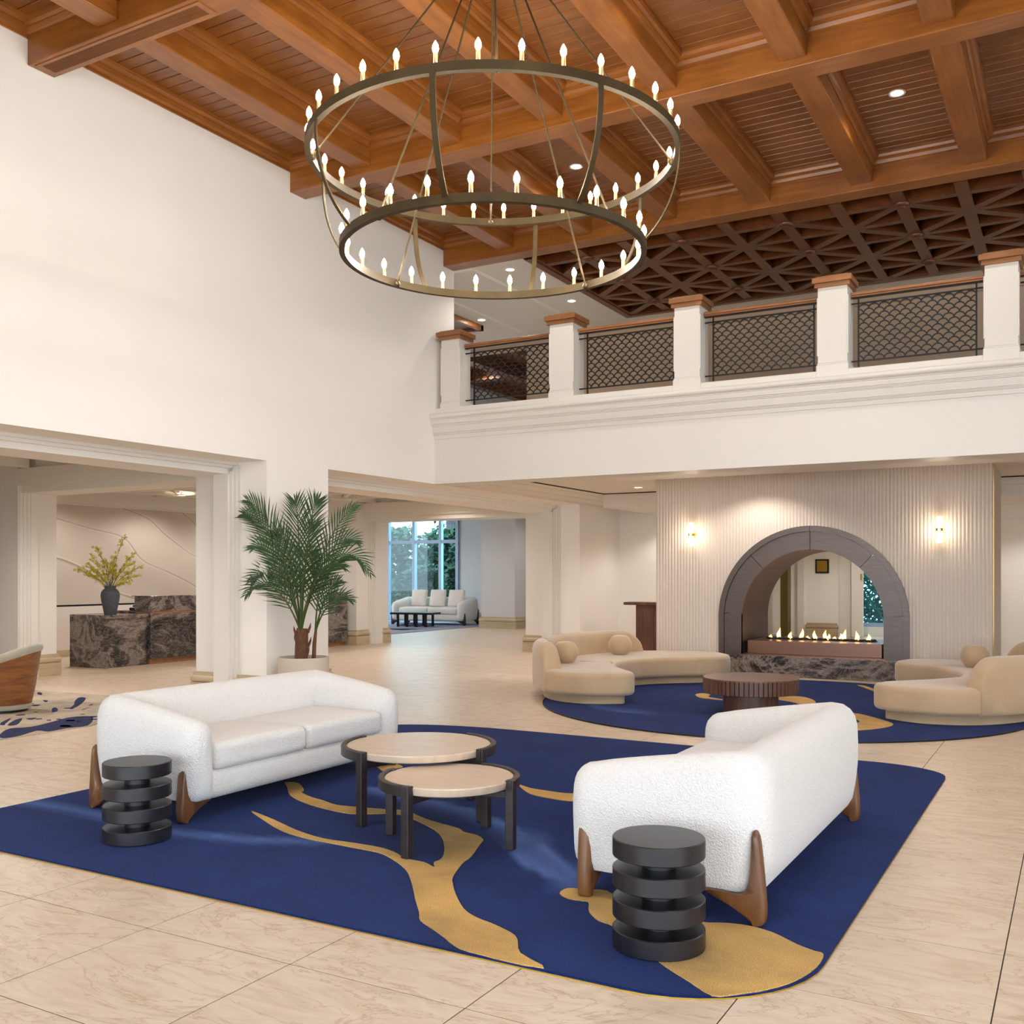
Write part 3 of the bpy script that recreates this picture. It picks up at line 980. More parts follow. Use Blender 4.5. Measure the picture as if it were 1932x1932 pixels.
r1c = (-3.64, 6.25)
out1 = rug_outline(-6.36, -.905, 3.547, 8.86, [(.62, .62), (.62, .42), (1.3, .5), (.55, .55)])
rug1 = thing('area_rug', 'large navy rug with branching gold veins under the white sofas', 'rug', (r1c[0], r1c[1], 0))
S1 = [(-6.35, 4.41), (-5.77, 4.42), (-4.92, 4.31), (-4.29, 4.44), (-3.94, 4.61)]
S2 = [(-4.50, 5.94), (-4.03, 5.84), (-3.50, 5.70), (-3.02, 5.42), (-2.40, 4.87), (-2.2, 4.6)]
S3 = [(-2.95, 5.2), (-2.85, 5.0), (-2.65, 4.8), (-2.4, 4.65)]
pile_rug(rug1, loc_poly(out1, r1c), .014, .07, [(loc_poly(S1, r1c), .13, -1, .6), (loc_poly(S1, r1c), .09, 1, .45), (loc_poly(S2, r1c), .2, -1, .65), (loc_poly(S3, r1c), .28, 1, .7)])
VA = [(-4.81,4.95),(-4.52,4.85),(-4.21,4.72),(-3.94,4.65),(-3.72,4.66),(-3.53,4.66),(-3.39,4.62),(-3.26,4.55),(-3.13,4.54),(-3.03,4.49),(-3.08,4.56),(-3.08,4.62),(-3.12,4.72),(-3.23,4.89),(-3.35,5.04),(-3.49,5.16),(-3.66,5.26),(-3.82,5.34),(-3.95,5.36),(-4.04,5.30),(-4.18,5.22),(-4.41,5.24),(-4.66,5.31),(-4.91,5.44),(-5.12,5.64),(-5.25,5.76),(-5.15,5.79),(-4.95,5.63),(-4.90,5.55),(-4.74,5.47),(-4.60,5.43),(-4.43,5.37),(-4.27,5.39),(-4.07,5.43),(-3.92,5.47),(-3.76,5.39),(-3.65,5.34),(-3.50,5.29),(-3.36,5.25),(-3.28,5.19),(-3.18,5.17),(-3.09,5.10),(-3.06,5.02),(-2.96,4.75),(-2.94,4.64),(-2.85,4.40),(-2.78,4.29),(-2.67,4.15),(-2.53,4.00),(-2.42,3.93),(-2.30,3.89),(-2.17,3.83),(-2.11,3.77),(-2.03,3.65),(-1.87,3.556),(-2.22,3.556),(-2.34,3.60),(-2.40,3.64),(-2.50,3.70),(-2.62,3.77),(-2.69,3.86),(-2.81,4.00),(-2.85,4.05),(-2.99,4.22),(-3.14,4.38),(-3.33,4.51),(-3.47,4.57),(-3.65,4.58),(-3.84,4.59),(-4.02,4.60),(-4.27,4.66),(-4.57,4.81)]
VB = [(-1.20,3.64),(-1.32,3.72),(-1.46,3.82),(-1.62,3.96),(-1.81,4.13),(-1.91,4.17),(-2.00,4.26),(-2.06,4.38),(-2.10,4.38),(-2.17,4.38),(-2.24,4.43),(-2.24,4.52),(-2.15,4.55),(-2.05,4.58),(-1.93,4.47),(-1.73,4.38),(-1.50,4.38),(-1.40,4.42),(-1.30,4.44),(-1.18,4.41),(-1.05,4.32),(-0.97,4.28),(-0.925,4.26),(-0.92,4.11),(-0.96,3.93),(-1.03,3.80),(-1.12,3.70)]
VC = [(-3.67,6.57),(-3.53,6.50),(-3.39,6.48),(-3.23,6.47),(-3.06,6.51),(-2.4,6.5),(-2.3,6.3),(-2.96,6.29),(-3.12,6.26),(-3.29,6.28),(-3.44,6.33),(-3.58,6.46)]
VD = [(-5.20,6.68),(-5.08,6.64),(-4.9,6.5),(-4.84,6.47),(-4.85,6.61),(-4.83,6.70),(-5.00,6.79),(-5.22,6.78)]
def sm(poly, n=4):
    return catmull(poly, n)
for nm, V in (('gold_vein', VA), ('gold_vein', VB), ('gold_vein', VC), ('gold_vein', VD)):
    MB().prism(loc_poly(sm(V, 3), r1c), .012, .018).build(nm, 'goldpile', rug1)
def rim(poly, z0, z1, w, mat, root):
    m = MB(); n = len(poly); rg = []
    for i in range(n):
        a, b_, c = poly[i - 1], poly[i], poly[(i + 1) % n]
        d = Vector((c[0] - a[0], c[1] - a[1])).normalized()
        nx, ny = d.y, -d.x
        rg.append([(b_[0], b_[1], z0), (b_[0] + nx * w, b_[1] + ny * w, z0), (b_[0] + nx * w, b_[1] + ny * w, z1), (b_[0], b_[1], z1)])
    rg.append(rg[0])
    m.rings(rg, caps=False, smooth=False)
    return m.build('edge_trim', mat, root)
rim(loc_poly(out1, r1c), 0, .006, .004, 'gold', rug1)

r2c = (-3.25, 12.3)
out2 = [(r2c[0] + 2.86 * cos(2 * pi * k / 72), r2c[1] + 2.86 * sin(2 * pi * k / 72)) for k in range(72)]
rug2 = thing('area_rug', 'round navy rug with gold shapes under the curved sand sofas', 'rug', (r2c[0], r2c[1], 0))
pile_rug(rug2, loc_poly(out2, r2c), .014, .1, [([(-2.0, -1.2), (-1.6, -1.6), (-1.2, -1.7)], .35, 1, .35)])
for V in ([(-4.38,12.60),(-4.35,12.79),(-4.21,12.70),(-4.16,12.47),(-4.02,12.36),(-3.89,12.28),(-3.87,12.22),(-4.09,12.27),(-4.22,12.32)],
          [(-3.37,12.80),(-3.25,13.06),(-3.06,13.03),(-2.86,12.70),(-2.79,12.30),(-2.91,12.27),(-3.11,12.49),(-3.32,12.64)],
          [(-2.67,11.95),(-2.49,11.94),(-2.34,11.83),(-2.17,11.79),(-1.95,11.55),(-1.74,11.25),(-1.70,11.03),(-1.80,10.74),(-2.00,10.50),(-2.23,10.49),(-2.29,10.78),(-2.12,11.00),(-2.04,11.14),(-2.15,11.39),(-2.35,11.51),(-2.58,11.56)],
          [(-2.75,14.83),(-2.64,14.78),(-2.44,14.41),(-2.27,14.05),(-2.23,13.77),(-2.39,14.11),(-2.59,14.52)]):
    MB().prism(loc_poly(sm(V, 3), r2c), .012, .018).build('gold_shape', 'goldpile', rug2)
rim(loc_poly(out2, r2c), 0, .016, .006, 'black', rug2)

r3c = (-11.2, 7.4)
rug3 = thing('area_rug', 'beige rug with ragged navy blotches in the opening by the tub chair', 'rug', (r3c[0], r3c[1], 0))
MB().prism(loc_poly([(-9.02, 4.6), (-9.02, 6.95), (-9.4, 7.6), (-10.4, 8.72), (-10.8, 8.82), (-13.4, 8.6), (-13.4, 4.6)], r3c), 0, .01).build('backing', 'beigerug', rug3)
blots = [[(-9.33,6.14),(-9.56,6.39),(-9.48,6.54),(-9.52,6.73),(-9.66,7.04),(-9.73,7.25),(-9.56,7.38),(-9.05,6.93),(-9.08,6.69),(-9.04,6.47),(-9.20,6.45),(-9.07,6.19),(-9.04,6.03),(-9.10,5.99)],
 [(-9.99,6.57),(-10.19,6.79),(-10.21,6.84),(-9.87,6.53)], [(-10.04,6.76),(-10.12,6.89),(-10.06,6.87),(-9.75,6.60),(-9.79,6.52)], [(-10.06,6.92),(-10.01,7.01),(-9.94,6.90)],
 [(-10.89,8.15),(-11.19,8.44),(-11.06,8.44),(-10.65,8.07),(-10.40,7.79),(-10.38,7.70),(-10.62,7.94)], [(-10.56,7.60),(-10.57,7.66),(-10.32,7.50),(-10.28,7.40)],
 [(-10.13,7.68),(-10.25,7.88),(-10.17,7.72)], [(-11.35,8.04),(-11.24,8.03),(-11.15,7.93)], [(-12.17,8.54),(-12.06,8.52),(-11.86,8.38),(-11.97,8.40)], [(-10.42,7.99),(-10.48,8.10),(-10.41,8.03)]]
for k in range(26):
    t = rng.uniform(0, 1)
    cx = -9.15 - 1.9 * t + rng.uniform(-.25, .2); cy = 6.3 + 1.5 * rng.uniform(0, 1)
    if cx > -9.2: continue
    r = rng.uniform(.02, .07)
    blots.append([(cx + r * rng.uniform(.5, 1.6) * cos(a), cy + r * rng.uniform(.5, 1.2) * sin(a)) for a in (0, .9, 1.9, 2.9, 3.9, 5.0)])
for V in blots:
    MB().prism(loc_poly(sm(V, 3), r3c), .008, .0125).build('navy_blotch', 'navyblot', rug3)
rug4 = thing('area_rug', 'grey-blue rug with dark blue splash under the black table in the far lounge', 'rug', (-18.6, 24.2, 0))
MB().box(-2.6, 2.75, -3.1, 3.2, 0, .012).build('backing', 'bluerug', rug4)
for k in range(9):
    cx = rng.uniform(.6, 2.2); cy = -.9 + rng.uniform(-.5, .5)
    MB().prism([(cx + rng.uniform(.2, .5) * cos(a), cy + rng.uniform(.12, .3) * sin(a)) for a in (0, .7, 1.5, 2.4, 3.2, 4.1, 5.1)], .01, .0145).build('navy_blotch', 'navyblot', rug4)

# ================================================================ WHITE SOFAS
def sofa_shell(L=1.14):
    hb, ha = .76, .645
    rc = .05
    xc, yb, yf = L - .125, -.375, .385
    st = []      # stations: (x, y, nx, ny, height, scale)
    def hgt(y): return ha + (hb - ha) * max(0, min(1, (yf - y) / (yf + .33))) ** .85
    def armpts(sx):
        out = []
        for k in range(6):
            a = pi / 2 * (1 - k / 5.0)
            out.append((sx * xc, yf + .115 * sin(a), sx, 0, None, max(.06, cos(a)) if k else .06))
        for k in range(1, 9):
            y = yf + (yb + rc - yf) * k / 8
            out.append((sx * xc, y, sx, 0, hgt(y), 1))
        return out
    R_ = armpts(1)
    for k in range(1, 8):
        a = -pi / 2 * k / 8
        R_.append((xc - rc + rc * cos(a), yb + rc + rc * sin(a), cos(a), sin(a), hb, 1))
    mid = []
    for k in range(0, 11):
        x = (xc - rc) * (1 - 2 * k / 10)
        mid.append((x, yb, 0, -1, hb + .0, 1))
    L_ = [(-x, y, -nx, ny, h, s) for (x, y, nx, ny, h, s) in reversed(R_)]
    st = R_ + mid + L_
    sec = [(.02, .105, 0), (.07, .12, 0), (.098, .17, 0), (.115, .27, 0), (.127, .38, 0), (.13, .47, .2), (.125, -.13, 1), (.112, -.075, 1), (.085, -.035, 1), (.045, -.008, 1), (0, .0, 1), (-.045, -.008, 1), (-.085, -.035, 1), (-.11, -.08, 1), (-.122, -.14, 1), (-.125, .42, 0), (-.125, .2, 0), (-.12, .105, 0)]
    rg = []
    for (x, y, nx, ny, h, s) in st:
        hh = hgt(min(y, yf)) if h is None else h
        r = []
        for (n, z, top) in sec:
            zz = (hh + z) if top == 1 else (z if top == 0 else z)
            if top == 0.2: zz = .47 + (hh - .645) * .3
            zm = .36
            px, py = x + nx * n * s, y + ny * n * s
            if n < 0 and h is not None:
                lim = xc + n * s
                px = max(-lim, min(lim, px)); py = max(yb - n * s, py)
            r.append((px, py, zm + (zz - zm) * (.55 + .45 * s) if s < 1 else zz))
        rg.append(r)
    return rg

def leg_front(sx):
    # tapered blade on the end of the arm, foot sweeping inwards along the front
    pr = [(-.006, .425), (-.022, .40), (-.034, .32), (-.046, .2), (-.055, .09), (-.052, .025), (-.035, .0), (.0, .0), (.045, .028), (.12, .07), (.25, .122), (.18, .13), (.09, .125), (.045, .14), (.026, .19), (.016, .27), (.012, .36), (.008, .41)]
    m = MB()
    prs = catmull(pr, 2)
    def ring(y, sc):
        cx, cz = .0, .15
        return [(-sx * (cx + (u - cx) * sc), y, cz + (z - cz) * (1 - (1 - sc) * .35) if z > .01 else z * sc) for u, z in prs]
    ys = [(-.034, .62), (-.026, .9), (-.012, 1), (.012, 1), (.026, .9), (.034, .62)]
    m.rings([ring(y, s) for y, s in ys], smooth=True)
    return m

def make_sofa(label, group, pillows=False):
    t = thing('sofa', label, 'sofa', (0, 0, 0), 0, group)
    body = MB(); body.rings(sofa_shell())
    body.rbox(-1.03, 1.03, -.42, .455, .105, .305, .07, 3, mid=2)
    body.build('body', 'boucle', t)
    for sx in (-1, 1):
        xs = sorted((sx * .004, sx * .892))
        MB().rbox(xs[0], xs[1], -.26, .47, .295, .475, .05, 3, puff=.03, mid=5).build('seat_cushion', 'boucle', t)
        m = MB()
        m.tube([(sx * 1.135, .36, .43), (sx * 1.14, .365, .50), (sx * 1.12, .372, .57), (sx * 1.06, .378, .63)], .0025, 5)
        m.build('seam', 'linen', t)
        o = leg_front(sx).build('leg', 'walnut_leg', t, (sx * 1.10, .40, 0))
        q = leg_front(-1).build('leg', 'walnut_leg', t, (sx * 1.10, -.44, 0))
        q.rotation_euler = (0, 0, pi / 2)
    return t
sofa1 = make_sofa('white boucle sofa with two seat cushions facing the nested tables', 'white boucle sofas on the navy rug')
sofa1.location = (-5.36, 5.615, .0185); sofa1.rotation_euler = (0, 0, -pi / 2)
sofa2 = dup(sofa1, (-1.715, 5.575, .0185), pi / 2, 'white boucle sofa seen from behind, its arm beside a gold rug patch')

# far lounge sofa
sofa3 = dup(sofa1, (-17.75, 26.35, .015), pi + R(7), 'pale sofa with three scatter cushions before the tall garden window')
del sofa3['group']
sofa3.scale = (1.13, 1.2, 1.12)
for c in sofa3.children:
    if c.name.startswith('leg'):
        c.data = c.data.copy(); c.data.materials.clear(); c.data.materials.append(MT['darkwood'])
pil_me = None
cp, sp = cos(pi + R(7)), sin(pi + R(7))
for k, lx in enumerate((.62, -.05, -.70)):
    def pf(w):
        ex = abs(w.x) / .27; ez = abs(w.z) / .27
        w = w.copy(); w.y *= max(.25, 1 - .55 * max(ex, ez) ** 2.5); return w
    m = MB().rbox(-.27, .27, -.085, .085, -.27, .27, .05, 3, mid=4, fn=pf)
    o = m.build('scatter_cushion', 'linen', None)
    p = (lx, -.12)
    o.location = (-17.75 + p[0] * cp - p[1] * sp, 26.35 + p[0] * sp + p[1] * cp, .835)
    o.rotation_euler = (R(-14) + 0, 0, pi + R(7)); o.rotation_euler = (R(14), 0, pi + R(7))
    tag(o, ('square pale cushion on the window end of the lounge sofa', 'square pale cushion in the middle of the lounge sofa', 'square pale cushion beside the arm near the white column')[k], 'cushion', 'cushions on the lounge sofa')

# black low table in the far lounge
bt = thing('coffee_table', 'low black slatted-leg table before the lounge sofa', 'table', (-17.45, 24.85, .015), R(12))
MB().rbox(-.68, .68, -.36, .36, .37, .43, .006, 1).build('tabletop', 'black', bt)
for x in (-.45, -.15, .15, .45):
    m = MB()
    for y in (-.28, .28): m.box(x - .03, x + .03, y - .03, y + .03, 0, .37)
    m.box(x - .02, x + .02, -.28, .28, .02, .05)
    m.build('leg_frame', 'black', bt)

# ================================================================ STACKED DISC SIDE TABLES
def disc_table(label):
    t = thing('side_table', label, 'side table', (0, 0, 0), 0, 'stacked black disc side tables')
    for k in range(4):
        z = .1275 * k
        MB().lathe([(0, z), (.192, z), (.197, z + .004), (.197, z + .076), (.193, z + .08), (0, z + .08)], 48).build('disc', 'black_lac', t)
        if k < 3:
            MB().lathe([(.073, z + .08), (.073, z + .1275)], 28).build('neck', 'black_lac', t)
    return t
st1 = disc_table('black stacked-disc side table by the end of the sofa near the long wall')
st1.location = (-4.905, 4.1, .0185)
st2 = dup(st1, (-1.56, 4.02, .0185), .7, 'black stacked-disc side table standing over the gold patch of the rug')

# ================================================================ NESTED COFFEE TABLES
def nest_table(name_label, c, R0, zt, legs):
    t = thing('coffee_table', name_label, 'coffee table', (c[0], c[1], .0185), 0, 'nested round coffee tables')
    zt -= .014
    MB().lathe([(0, zt - .045), (R0 - .02, zt - .045), (R0 - .017, zt - .042), (R0 - .012, zt - .006), (R0 - .018, zt), (0, zt)], 72).build('stone_top', 'stone_top', t)
    MB().lathe([(0, zt - .052), (R0 - .03, zt - .052), (R0 - .03, zt - .046)], 48).build('support_disc', 'darkwood', t)
    def arc(a0, a1):
        ri, ro = R0 - .012, R0 + .022
        n = 24; rg = []
        for i in range(n + 1):
            a = a0 + (a1 - a0) * i / n
            ca, sa = cos(a), sin(a)
            rg.append([(ri * ca, ri * sa, zt - .052), (ro * ca, ro * sa, zt - .052), ((ro) * ca, (ro) * sa, zt + .004), ((ro - .008) * ca, (ro - .008) * sa, zt + .01), ((ri + .006) * ca, (ri + .006) * sa, zt + .01), (ri * ca, ri * sa, zt + .004)])
        return MB().rings(rg, smooth=False)
    for a0, a1 in ((legs[0], legs[1]), (legs[3], legs[2])):
        arc(a0 - .07, a1 + .07).build('rim_arc', 'darkwood', t)
    for k, a in enumerate(legs):
        r = R0 + .003
        m = MB().rbox(-.026, .026, -.026, .026, 0, zt + .008, .006, 2, mat=Matrix.Translation((r * cos(a), r * sin(a), 0)) @ Matrix.Rotation(a, 4, 'Z'))
        m.build('leg', 'darkwood', t)
    for a in (legs[0], legs[1]):
        m = MB().rbox(-R0 + .02, R0 - .02, -.016, .016, zt - .1, zt - .055, .004, 1, mat=Matrix.Rotation(a, 4, 'Z'))
        m.build('rail', 'darkwood', t)
    return t
nest_table('larger taller round travertine coffee table on dark wood legs', (-3.815, 5.475), .49, .47, [R(178), R(258), R(78), R(-2)])
nest_table('smaller lower round travertine coffee table tucked before the taller one', (-3.235, 4.953), .395, .405, [R(185.5), R(267), R(88), R(5.5)])

# ================================================================ CURVED SAND SOFAS
outer = [(-4.80, 11.12), (-5.26, 10.90), (-5.80, 11.05), (-6.22, 11.55), (-6.50, 12.25), (-6.56, 13.05), (-6.40, 13.85), (-5.98, 14.50), (-5.40, 14.82), (-4.85, 14.88)]
inner = [(-4.52, 14.55), (-4.50, 14.15), (-4.75, 13.85), (-5.12, 13.55), (-5.40, 13.05), (-5.44, 12.5), (-5.22, 12.0), (-4.92, 11.62), (-4.72, 11.35)]
def rounded_slab(poly, z0, z1, r, inset=0.0, n=5, puff=0.0):
    k = len(poly)
    ar = sum(poly[i][0] * poly[(i + 1) % k][1] - poly[(i + 1) % k][0] * poly[i][1] for i in range(k))
    if ar < 0: poly = list(reversed(poly))
    nr = []
    for i in range(k):
        a, b_, c = poly[i - 1], poly[i], poly[(i + 1) % k]
        d = Vector((c[0] - a[0], c[1] - a[1])).normalized()
        nr.append((-d.y, d.x))
    def ring(off, z): return [(p[0] + q[0] * off, p[1] + q[1] * off, z) for p, q in zip(poly, nr)]
    rg = [ring(inset + r * (1 - sin(R(90 * t / n))), z0 + r * (1 - cos(R(90 * t / n)))) for t in range(n + 1)]
    rg += [ring(inset + r * (1 - cos(R(90 * t / n))), z1 - r + r * sin(R(90 * t / n))) for t in range(n + 1)]
    rg.append(ring(inset + r + .05, z1 + puff))
    return MB().rings(rg)
def curved_sofa(label, loc, mirror):
    t = thing('curved_sofa', label, 'sofa', loc, 0, 'curved sand velvet sofas')
    def L(p):
        x, y = p[0] - c0[0], p[1] - c0[1]
        return ((-x if mirror else x), y)
    c0 = (-5.6, 12.9)
    po = [L(p) for p in outer + inner]
    smp = catmull(po, 8)
    rounded_slab(smp, .105, .385, .055, 0.0, 5, .012).build('seat', 'velvet', t)
    rounded_slab(smp, 0.0, .115, .004, .12, 1).build('plinth', 'velvet', t)
    # backrest along the outer edge, ends rolled down to the seat
    bp = catmull([L(p) for p in outer[2:8]], 10, closed=False)
    rg = []
    N = len(bp)
    acc = [0.0]
    for a, b_ in zip(bp, bp[1:]): acc.append(acc[-1] + math.hypot(b_[0] - a[0], b_[1] - a[1]))
    T = acc[-1]
    half = .115
    for i, p in enumerate(bp):
        a, c = bp[max(i - 1, 0)], bp[min(i + 1, N - 1)]
        d = Vector((c[0] - a[0], c[1] - a[1])).normalized()
        n_ = Vector((d.y, -d.x)) * (1 if mirror else -1)     # outward
        s_ = acc[i]
        e1, e2 = s_, T - s_
        h = .72
        if e2 < .42: h = .40 + .32 * math.sqrt(max(0, 1 - (1 - e2 / .42) ** 2))
        if e1 < .25: h = .42 + .30 * math.sqrt(max(0, 1 - (1 - e1 / .25) ** 2))
        h = max(h, .40)
        zb = .115
        cx, cy = p[0] - n_.x * .10, p[1] - n_.y * .10
        sec = [(.10, zb), (.118, zb + .03), (.122, .3), (.12, h - .12), (.105, h - .055), (.06, h - .012), (0, h), (-.06, h - .012), (-.10, h - .055), (-.118, h - .12), (-.12, .3), (-.11, zb)]
        rg.append([(cx + n_.x * u, cy + n_.y * u, max(zb, z)) for u, z in sec])
    MB().rings(rg).build('backrest', 'velvet', t)
    # seams
    def seam(pts): MB().tube(pts, .005, 5).build('seam', 'velvet2', t)
    j = int(N * .30)
    r = rg[j]; seam([(x, y, z) for x, y, z in [Vector(v) for v in r[4:11]]])
    a = L((-5.47, 12.72)); 
    k = min(range(len(smp)), key=lambda q: math.hypot(smp[q][0] - L((-5.43, 12.35))[0], smp[q][1] - L((-5.43, 12.35))[1]))
    pk = smp[k]; dirv = Vector((L((-6.2, 12.2))[0] - pk[0], L((-6.2, 12.2))[1] - pk[1])).normalized()
    seam([(pk[0] - dirv.x * .002, pk[1], .15), (pk[0] - dirv.x * .002, pk[1], .33), (pk[0] + dirv.x * .05, pk[1] + dirv.y * .05, .39), (pk[0] + dirv.x * .5, pk[1] + dirv.y * .5, .397)])
    return t
cs1 = curved_sofa('', (-5.6, 12.9, .0185), False)
cs1['label'] = 'curved sand velvet sofa with two ball cushions beside the long wall side of the fireplace'
cs2 = curved_sofa('curved sand velvet sofa with a single ball cushion, across the slatted table', (-1.08, 13.2, .0185), True)
def ball(x, y, z, label):
    def pf(w): 
        w = w.copy(); return w
    vs = MB()
    n1, n2 = 18, 28
    rg = []
    for i in range(n1 + 1):
        a = -pi / 2 + pi * i / n1
        rr = .172 * max(.02, cos(a)) * (1 + .0 * a)
        rg.append([(rr * cos(2 * pi * k / n2) * (1 + .025 * sin(5 * k + i)), rr * sin(2 * pi * k / n2),   .165 * sin(a) * (1 - .12 * max(0, sin(a) - .8) / .2)) for k in range(n2)])
    o = vs.rings(rg).build('ball_cushion', 'velvet', None, (x, y, z))
    return tag(o, label, 'cushion', 'ball cushions on the curved sofas')
ball(-5.95, 11.93, .56, 'ball cushion in the bend of the curved sofa near the white pier')
ball(-5.86, 13.55, .56, 'ball cushion against the middle of the two-cushion curved sofa back')
ball(-1.15, 13.9, .56, 'lone ball cushion on the curved sofa nearest the sconce by the brass corner')

# slatted round table
rt = thing('coffee_table', 'round walnut drum table with slatted rim between the curved sofas', 'coffee table', (-3.26, 11.27, .0185))
MB().lathe([(0, .39), (.53, .39), (.535, .395), (.535, .403), (.53, .408), (0, .408)], 64).build('tabletop', 'walnut', rt)
MB().lathe([(0, .24), (.515, .24), (.515, .39)], 48).build('drum_core', 'darkwood', rt)
MB().lathe([(.31, 0), (.31, .24)], 40).build('pedestal', 'walnutz', rt)
sl_me = MB().rbox(-.012, .012, -.0215, .0215, .238, .396, .004, 1).mesh('slat', 'walnutz')
for k in range(64):
    a = 2 * pi * k / 64
    inst('slat', sl_me, rt, (.524 * cos(a), .524 * sin(a), 0), (0, 0, a))

# console table beside the fireplace
ct = thing('console_table', 'dark pedestal console table beside the fluted fireplace wall', 'table', (-7.30, 18.7, 0))
MB().rbox(-.62, .9, -.22, .22, .985, 1.04, .005, 1).build('tabletop', 'walnutz', ct)
MB().rbox(-.38, .0, -.16, .16, 0, .985, .004, 1).build('pedestal', 'walnutz', ct)
m = MB(); pr = [(0.0, 0), (.22, 0), (.14, .1), (.08, .25), (.05, .5), (.045, .8), (.07, .985), (0, .985)]
m.rings([[(u, y, z) for u, z in pr] for y in (-.14, .14)], smooth=False)
m.build('curved_brace', 'walnutz', ct)

# tub chair in the opening
tc = thing('tub_chair', 'veneered tub chair with grey suede rim on the blotched rug', 'chair', (-10.86, 7.18, .0125))
ba = YAW + R(10)
rg = []
for i in range(49):
    a = 2 * pi * i / 48
    h = .56 + .13 * cos(a - ba)
    ca, sa = cos(a), sin(a)
    rg.append([(.30 * ca, .30 * sa, .08), (.345 * ca, .345 * sa, .3), (.40 * ca, .40 * sa, h), (.37 * ca, .37 * sa, h), (.3 * ca, .3 * sa, .3), (.27 * ca, .27 * sa, .08)])
MB().rings(rg, caps=False).build('shell', 'shell', tc)
rg = []
for i in range(49):
    a = 2 * pi * i / 48
    h = .60 + .135 * cos(a - ba)
    ca, sa = cos(a), sin(a)
    rg.append([((.375 + .05 * cos(q)) * ca, (.375 + .05 * cos(q)) * sa, h + .055 * sin(q)) for q in [2 * pi * t / 10 for t in range(10)]])
MB().rings(rg, caps=False).build('rim_cushion', 'suede', tc)
MB().lathe([(0, .30), (.30, .30), (.33, .36), (.31, .42), (0, .44)], 32).build('seat_cushion', 'suede', tc)
MB().lathe([(0, .03), (.29, .03), (.305, .05), (.305, .085), (.29, .09), (0, .09)], 40).build('base_ring', 'suede', tc)
MB().lathe([(0, 0), (.26, 0), (.26, .03)], 32).build('plinth', 'black', tc)

# ================================================================ CHANDELIER
CH = (-3.867, 6.53)
ch_ = thing('chandelier', 'two-tier brass ring chandelier with lit candle bulbs', 'chandelier', (CH[0], CH[1], 4.0), YAW)
# local axes: +x to the side, -y towards the entrance
def ring_at(Rr, z0, z1, name):
    w = .042
    MB().lathe([(Rr - w, z0), (Rr, z0), (Rr, z1), (Rr - w, z1), (Rr - w, z0)], 128, cap=False, smooth=True).build(name, 'antique', ch_)
U0, U1 = .725, .785
ring_at(1.405, U0, U1, 'upper_ring')
ring_at(1.155, 0.0, .06, 'lower_ring')
tube_me = MB().lathe([(.014, -.004), (.014, .062), (.0125, .066), (.009, .066)], 12).mesh('candle_tube', 'chrome')
cup_me = MB().lathe([(.012, -.012), (.02, -.004), (.016, 0.002)], 12).mesh('candle_cup', 'antique')
bulb_me = MB().lathe([(.007, .064), (.012, .07), (.0185, .085), (.0205, .1), (.017, .118), (.009, .135), (.0015, .147)], 12).mesh('bulb', 'glow')
def candles(Rr, z, N, ph):
    for k in range(N):
        a = ph + 2 * pi * k / N
        p = ((Rr - .021) * sin(a), -(Rr - .021) * cos(a), z)
        tb = inst('candle', tube_me, ch_, p); inst('bulb', bulb_me, tb)
candles(1.405, U1, 32, .1473)
candles(1.155, .06, 24, .1527)
for k in range(8):
    a = R(-14.6 + 45 * k)
    d = Vector((sin(a), -cos(a), 0)); tv = Vector((cos(a), sin(a), 0))
    pts = bez((1.402, U0 + .02), (1.405, .50), (1.36, .24), (1.145, .035), 14)
    rg = []
    for r, z in pts:
        c = d * r
        rg.append([tuple(c + tv * .02 + d * .005 + Vector((0, 0, z))), tuple(c - tv * .02 + d * .005 + Vector((0, 0, z))), tuple(c - tv * .02 - d * .005 + Vector((0, 0, z))), tuple(c + tv * .02 - d * .005 + Vector((0, 0, z)))])
    MB().rings(rg, smooth=False).build('strap', 'antique', ch_)
HUB = 2.45
for (Rr, z, off) in ((1.36, U1 - .03, 0), (1.112, .03, 45)):
    for k in range(4):
        a = R(off + 2 + 90 * k)
        p = Vector((Rr * sin(a), -Rr * cos(a), z))
        q = Vector((.06 * sin(a), -.06 * cos(a), HUB))
        m = MB(); m.tube([p, p.lerp(q, .5), q], .0075, 8); m.build('suspension_rod', 'antique', ch_)
        MB().rings([[(p.x + .024 * max(.05, cos(u)) * cos(2 * pi * t / 12), p.y + .024 * max(.05, cos(u)) * sin(2 * pi * t / 12), p.z - .01 + .024 * sin(u)) for t in range(12)] for u in [-pi / 2 + pi * i / 8 for i in range(9)]]).build('ball_joint', 'antique', ch_)
MB().lathe([(0, HUB - .05), (.07, HUB - .04), (.085, HUB), (.05, HUB + .05), (.02, HUB + .06), (.02, 2.80), (.09, 2.82), (.09, 2.855), (0, 2.855)], 28).build('hub', 'antique', ch_)

